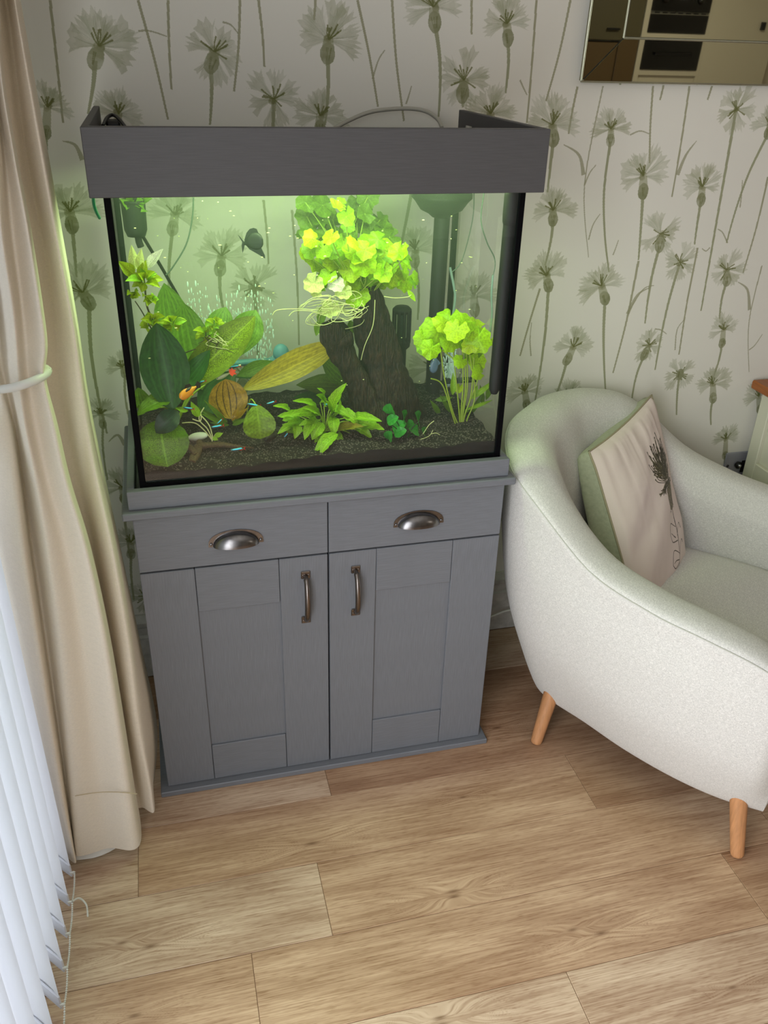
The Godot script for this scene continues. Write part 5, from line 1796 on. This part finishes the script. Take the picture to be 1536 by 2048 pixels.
	fin(mb, xf, [[-0.42 * l, 0.0], [-0.62 * l, 0.16 * l], [-0.58 * l, 0.0], [-0.62 * l, -0.16 * l]])
	put("tail_fin", mb, steel, o)
	mb = MB.new()
	fin(mb, xf, [[0.1 * l, 0.2 * l], [-0.1 * l, 0.36 * l], [-0.34 * l, 0.12 * l]])
	put("dorsal_fin", mb, steel, o)
	eyes(o, xf, 0.36 * l, 0.02 * l, 0.08 * l, 0.035 * l)
	# brown catfish resting on the gravel
	nose = G(528, 880, 0.866)
	tail = G(556, 868, 0.868)
	xf = fish_pose(nose, tail)
	l = nose.distance_to(tail)
	var umber := tri(mat(Color(0.20, 0.15, 0.13), 0.6), noisy(0.1, 3, 0.4, 1.0), Vector3(40, 40, 40))
	o = thing("catfish", xf.origin, "small mottled brown catfish resting on gravel right of drooping leaf", "fish")
	mb = MB.new()
	fish_body(mb, xf, l, l * 0.34, l * 0.3)
	put("body", mb, umber, o)
	mb = MB.new()
	fin(mb, xf, [[0.1 * l, 0.1 * l], [0.0, 0.36 * l], [-0.2 * l, 0.1 * l]])
	put("dorsal_fin", mb, umber, o)
	mb = MB.new()
	fin(mb, xf, [[-0.42 * l, 0.0], [-0.66 * l, 0.2 * l], [-0.58 * l, 0.0], [-0.66 * l, -0.16 * l]])
	put("tail_fin", mb, umber, o)
	eyes(o, xf, 0.34 * l, 0.06 * l, 0.09 * l, 0.03 * l)

# ---------------------------------------------------------------- things along the wall
func side_cabinet() -> void:
	var x := 1.387
	var o := thing("side_cabinet", Vector3(x + 0.35, 0, -0.28), "cream painted side cabinet with oak top standing behind the armchair", "cabinet")
	boxed("top", Vector3(1.350, 0.752, -0.462), Vector3(2.18, 0.778, -0.06), M.top_oak, o, 0.004)
	for z in [-0.45, -0.118]:
		boxed("leg", Vector3(x, 0.0, z), Vector3(x + 0.045, 0.752, z + 0.045), M.cream, o, 0.002)
		boxed("leg", Vector3(2.10, 0.0, z), Vector3(2.145, 0.752, z + 0.045), M.cream, o, 0.002)
	boxed("rail", Vector3(x, 0.47, -0.405), Vector3(x + 0.04, 0.53, -0.118), M.cream, o, 0.002)
	boxed("rail", Vector3(x, 0.70, -0.405), Vector3(x + 0.04, 0.752, -0.118), M.cream, o, 0.002)
	boxed("side_panel", Vector3(x + 0.012, 0.53, -0.405), Vector3(x + 0.03, 0.70, -0.118), M.cream, o, 0.001)
	boxed("front_panel", Vector3(x + 0.045, 0.47, -0.10), Vector3(2.10, 0.752, -0.08), M.cream, o, 0.002)
	boxed("base_board", Vector3(x + 0.03, 0.47, -0.44), Vector3(2.10, 0.485, -0.10), M.cream, o, 0.001)
	# socket on the wall between chair and cabinet
	var s := thing("wall_socket", Vector3(1.36, 0.50, WALL), "brushed steel wall socket just left of the cream side cabinet", "socket")
	var tl := W(1452, 905, WALL)
	boxed("plate", Vector3(tl.x, tl.y - 0.088, WALL), Vector3(tl.x + 0.148, tl.y, WALL + 0.006), mat(Color(0.60, 0.60, 0.64), 0.4, 0.35), s, 0.003)
	for q in [[1453, 934]]:
		var mb := MB.new()
		mb.lathe([Vector2(0.0046, 0.0), Vector2(0.0046, 0.0015), Vector2(0.003, 0.0025), Vector2(0.0, 0.0025)], Vector3(tl.x + 0.012, tl.y - 0.044, WALL + 0.006), Vector3.BACK, 12)
		put("screw", mb, mat(Color(0.3, 0.3, 0.32), 0.4, 1.0), s)
	var mb2 := MB.new()
	mb2.lathe([Vector2(0.0105, 0.0), Vector2(0.0105, 0.004), Vector2(0.012, 0.006), Vector2(0.0, 0.006)], Vector3(tl.x + 0.047, tl.y - 0.042, WALL + 0.006), Vector3.BACK, 18)
	put("switch_ring", mb2, M.black, s)
	mb2 = MB.new()
	mb2.lathe([Vector2(0.006, 0.0), Vector2(0.006, 0.008), Vector2(0.004, 0.0105), Vector2(0.0, 0.011)], Vector3(tl.x + 0.047, tl.y - 0.042, WALL + 0.01), Vector3.BACK, 14)
	put("switch", mb2, mat(Color(0.75, 0.75, 0.76), 0.25, 1.0), s)
	mb2 = MB.new()
	mb2.box(Vector3(tl.x + 0.06, tl.y - 0.07, WALL + 0.005), Vector3(tl.x + 0.12, tl.y - 0.03, WALL + 0.0075), 0.001)
	put("outlet", mb2, M.black, s)

func mirror() -> void:
	# hangs leaning forward a little from its top
	var bl := W(1157, 160, -0.462)
	var o := thing("wall_mirror", Vector3(1.22, bl.y, -0.455), "large wall mirror framed in slanted mirror strips above the armchair", "mirror")
	var up := Vector3(0, cos(0.04), sin(0.04))
	var right := Vector3.RIGHT
	var n := right.cross(up)
	var silver := mat(Color(0.80, 0.80, 0.74), 0.015, 1.0)
	var w := 1.10
	var h := 0.75
	var b := 0.088
	var pt := func(x: float, y: float, d: float) -> Vector3: return bl + right * x + up * y + n * d
	var back := MB.new()
	var p0: Array = [pt.call(0.004, 0.004, 0.004), pt.call(w - 0.004, 0.004, 0.004), pt.call(w - 0.004, h - 0.004, 0.004), pt.call(0.004, h - 0.004, 0.004)]
	var p1: Array = [pt.call(0.004, 0.004, 0.016), pt.call(w - 0.004, 0.004, 0.016), pt.call(w - 0.004, h - 0.004, 0.016), pt.call(0.004, h - 0.004, 0.016)]
	back.face(p0, -n)
	back.face(p1, n)
	for k in 4:
		var j := (k + 1) % 4
		back.face([p0[k], p0[j], p1[j], p1[k]], (p0[k] + p0[j]) * 0.5 - (p0[0] + p0[2]) * 0.5)
	put("backing", back, mat(Color(0.10, 0.10, 0.09), 0.6), o)
	# the glass in the middle, its edge a thin bright line, and four mitred strips
	var glass := MB.new()
	glass.face([pt.call(b + 0.003, b + 0.003, 0.0205), pt.call(w - b - 0.003, b + 0.003, 0.0205), pt.call(w - b - 0.003, h - b - 0.003, 0.0205), pt.call(b + 0.003, h - b - 0.003, 0.0205)], n)
	put("center_glass", glass, silver, o)
	var edge_mat := mat(Color(0.62, 0.62, 0.54), 0.2, 0.6)
	var edge := MB.new()
	var ring := [[b, b], [w - b, b], [w - b, h - b], [b, h - b]]
	for k in 4:
		var a: Array = ring[k]
		var c: Array = ring[(k + 1) % 4]
		edge.tube([pt.call(a[0], a[1], 0.0195), pt.call(c[0], c[1], 0.0195)], 0.0028, 6)
	put("inner_edge", edge, edge_mat, o)
	var outer := [[0.0, 0.0], [w, 0.0], [w, h], [0.0, h]]
	for k in 4:
		var j := (k + 1) % 4
		var lift := 0.0186
		var q := [pt.call(outer[k][0], outer[k][1], lift), pt.call(outer[j][0], outer[j][1], lift), pt.call(ring[j][0], ring[j][1], lift + 0.0006), pt.call(ring[k][0], ring[k][1], lift + 0.0006)]
		var cc: Vector3 = (q[0] + q[1] + q[2] + q[3]) * 0.25
		var strip := MB.new()
		var top := []
		var low := []
		for v in q:
			top.append(v.lerp(cc, 0.006))
			low.append(v.lerp(cc, 0.002) - n * 0.004)
		strip.face(top, n)
		for m in 4:
			strip.face([top[m], top[(m + 1) % 4], low[(m + 1) % 4], low[m]], (top[m] + top[(m + 1) % 4]) * 0.5 - cc)
		put("mirror_strip", strip, silver, o)
	var rim := MB.new()
	for k in 4:
		var a: Array = outer[k]
		var c: Array = outer[(k + 1) % 4]
		rim.tube([pt.call(a[0], a[1], 0.013), pt.call(c[0], c[1], 0.013)], 0.0045, 8)
	put("outer_edge", rim, edge_mat, o)

func kitchen() -> void:
	# the far end of the room, seen in the mirror
	var z := 6.2
	var cream := mat(Color(0.79, 0.77, 0.68), 0.5)
	var olive := mat(Color(0.33, 0.31, 0.21), 0.5)
	var brown := mat(Color(0.36, 0.29, 0.17), 0.5)
	var o := thing("oven_housing", Vector3(4.86, 0, z + 0.15), "tall cream kitchen unit around the black oven, seen in the mirror", "kitchen unit")
	boxed("body", Vector3(4.50, 0.0, z + 0.02), Vector3(5.22, 2.2, z + 0.17), cream, o)
	boxed("filler_strip", Vector3(4.49, 0.0, z - 0.005), Vector3(4.545, 2.2, z + 0.02), cream, o)
	boxed("filler_strip", Vector3(5.19, 0.0, z - 0.005), Vector3(5.22, 2.2, z + 0.02), cream, o)
	boxed("rail", Vector3(4.545, 1.17, z - 0.005), Vector3(5.19, 1.245, z + 0.02), cream, o)
	boxed("rail", Vector3(4.545, 0.78, z - 0.005), Vector3(5.19, 0.83, z + 0.02), cream, o)
	var glossy := mat(Color(0.035, 0.032, 0.025), 0.15)
	var v := thing("oven", Vector3(4.86, 0.83, z), "black built-in oven with two knobs and lit clock, seen in mirror", "oven")
	boxed("control_panel", Vector3(4.55, 1.43, z - 0.02), Vector3(5.18, 1.62, z + 0.015), glossy, v)
	boxed("upper_door", Vector3(4.55, 1.25, z - 0.02), Vector3(5.18, 1.405, z + 0.015), glossy, v)
	boxed("lower_door", Vector3(4.55, 0.835, z - 0.02), Vector3(5.18, 1.165, z + 0.015), mat(Color(0.06, 0.06, 0.05), 0.2), v)
	boxed("handle", Vector3(4.66, 0.965, z - 0.055), Vector3(5.07, 0.99, z - 0.02), M.black, v)
	for x in [4.67, 5.06]:
		var mb := MB.new()
		mb.lathe([Vector2(0.034, 0.0), Vector2(0.034, 0.012), Vector2(0.026, 0.028), Vector2(0.0, 0.03)], Vector3(x, 1.53, z - 0.02), Vector3.FORWARD, 18)
		put("knob", mb, mat(Color(0.10, 0.095, 0.08), 0.3), v)
	for k in 7:
		boxed("vent_slot", Vector3(4.58 + k * 0.085, 1.412, z - 0.022), Vector3(4.635 + k * 0.085, 1.424, z - 0.018), M.black, v, 0.0)
	var tm := TextMesh.new()
	tm.text = "8:01"
	tm.font_size = 16
	tm.pixel_size = 0.0032
	tm.depth = 0.002
	var lit := mat(Color(1, 1, 1), 0.5)
	lit.emission_enabled = true
	lit.emission = Color(0.95, 0.97, 1.0)
	lit.emission_energy_multiplier = 1.6
	var t := MeshInstance3D.new()
	t.name = "clock_display"
	t.mesh = tm
	t.material_override = lit
	t.transform = Transform3D(Basis(Vector3.UP, PI), Vector3(4.87, 1.56, z - 0.023) - v.position)
	v.add_child(t)
	o = thing("fridge", Vector3(4.38, 0, z + 0.1), "dark olive fridge front beside the oven unit, seen in the mirror", "fridge")
	boxed("door", Vector3(4.27, 1.10, z), Vector3(4.485, 2.1, z + 0.17), olive, o, 0.006)
	boxed("drawer", Vector3(4.27, 0.05, z), Vector3(4.485, 1.09, z + 0.17), brown, o, 0.006)
	o = thing("kitchen_cupboard", Vector3(4.0, 0, z + 0.1), "brown kitchen cupboard with slim dark handle, seen in the mirror", "cupboard")
	boxed("upper_door", Vector3(3.6, 1.17, z), Vector3(4.262, 2.1, z + 0.17), olive.duplicate(), o, 0.006)
	boxed("lower_door", Vector3(3.6, 0.05, z), Vector3(4.262, 1.15, z + 0.17), brown, o, 0.006)
	boxed("handle", Vector3(4.0, 1.26, z - 0.03), Vector3(4.13, 1.275, z), M.black, o)
	o = thing("larder_unit", Vector3(5.6, 0, z + 0.1), "plain cream larder door right of the oven, seen in the mirror", "kitchen unit")
	boxed("door", Vector3(5.225, 0.05, z), Vector3(6.0, 2.2, z + 0.17), cream, o, 0.004)
	boxed("handle", Vector3(5.80, 1.30, z - 0.03), Vector3(5.84, 1.37, z), M.black, o)
	# added lamp, unseen, to brighten the kitchen for the mirror
	var lamp := mat(Color(1, 0.98, 0.92), 0.5)
	lamp.emission_enabled = true
	lamp.emission = Color(1.0, 0.96, 0.88)
	lamp.emission_energy_multiplier = 1.5
	o = thing("added_ceiling_lamp", Vector3(4.4, 2.36, 4.6), "flat white ceiling lamp added unseen to light the kitchen end of room", "lamp")
	boxed("panel", Vector3(4.0, 2.37, 4.3), Vector3(4.8, 2.399, 4.9), lamp, o, 0.004)
	area("added_ceiling_lamp_light", Vector3(4.4, 2.365, 4.6), Vector3.DOWN, Vector2(0.8, 0.6), Color(1.0, 0.96, 0.90), 3.2)

func cables() -> void:
	var mb := MB.new()
	mb.tube(spline([W(660, 262, -0.40), W(700, 240, -0.415), W(745, 223, -0.42), W(808, 217, -0.42), W(850, 222, -0.41), W(875, 238, -0.38), W(884, 256, -0.34)], 8), 0.0042, 10)
	tag(put("pale_cable", mb, M.cord_grey), "thick pale grey cable arching over the open hood", "cable")
	mb = MB.new()
	mb.tube(spline([W(206, 252, -0.30), W(214, 236, -0.36), W(226, 230, -0.38), W(240, 240, -0.34), W(256, 262, -0.28)], 6), 0.0035, 8)
	tag(put("black_cable", mb, M.black), "black looped cable in the hood's left back corner", "cable")
	mb = MB.new()
	mb.tube([W(936, 262, -0.25), W(938, 252, -0.25)], 0.0065, 10)
	tag(put("cable_clip", mb, M.cord_grey), "small pale cable end peeping up in the hood's right corner", "cable")
	mb = MB.new()
	mb.tube(spline([W(186, 392, -0.03), W(188, 410, -0.05), W(193, 425, -0.07), W(199, 436, -0.09)], 6), 0.0028, 8)
	tag(put("green_hose", mb, mat(Color(0.10, 0.42, 0.30), 0.35)), "green air hose drooping from hood outside the tank's left edge", "hose")
	mb = MB.new()
	mb.tube(spline([W(920, 1260, -0.43), W(985, 1232, -0.432), W(1015, 1221, -0.434), W(1045, 1219, -0.436), W(1100, 1235, -0.44)], 8), 0.003, 8)
	tag(put("white_cord", mb, M.white), "thin white cord trailing along the skirting behind the armchair", "cable")
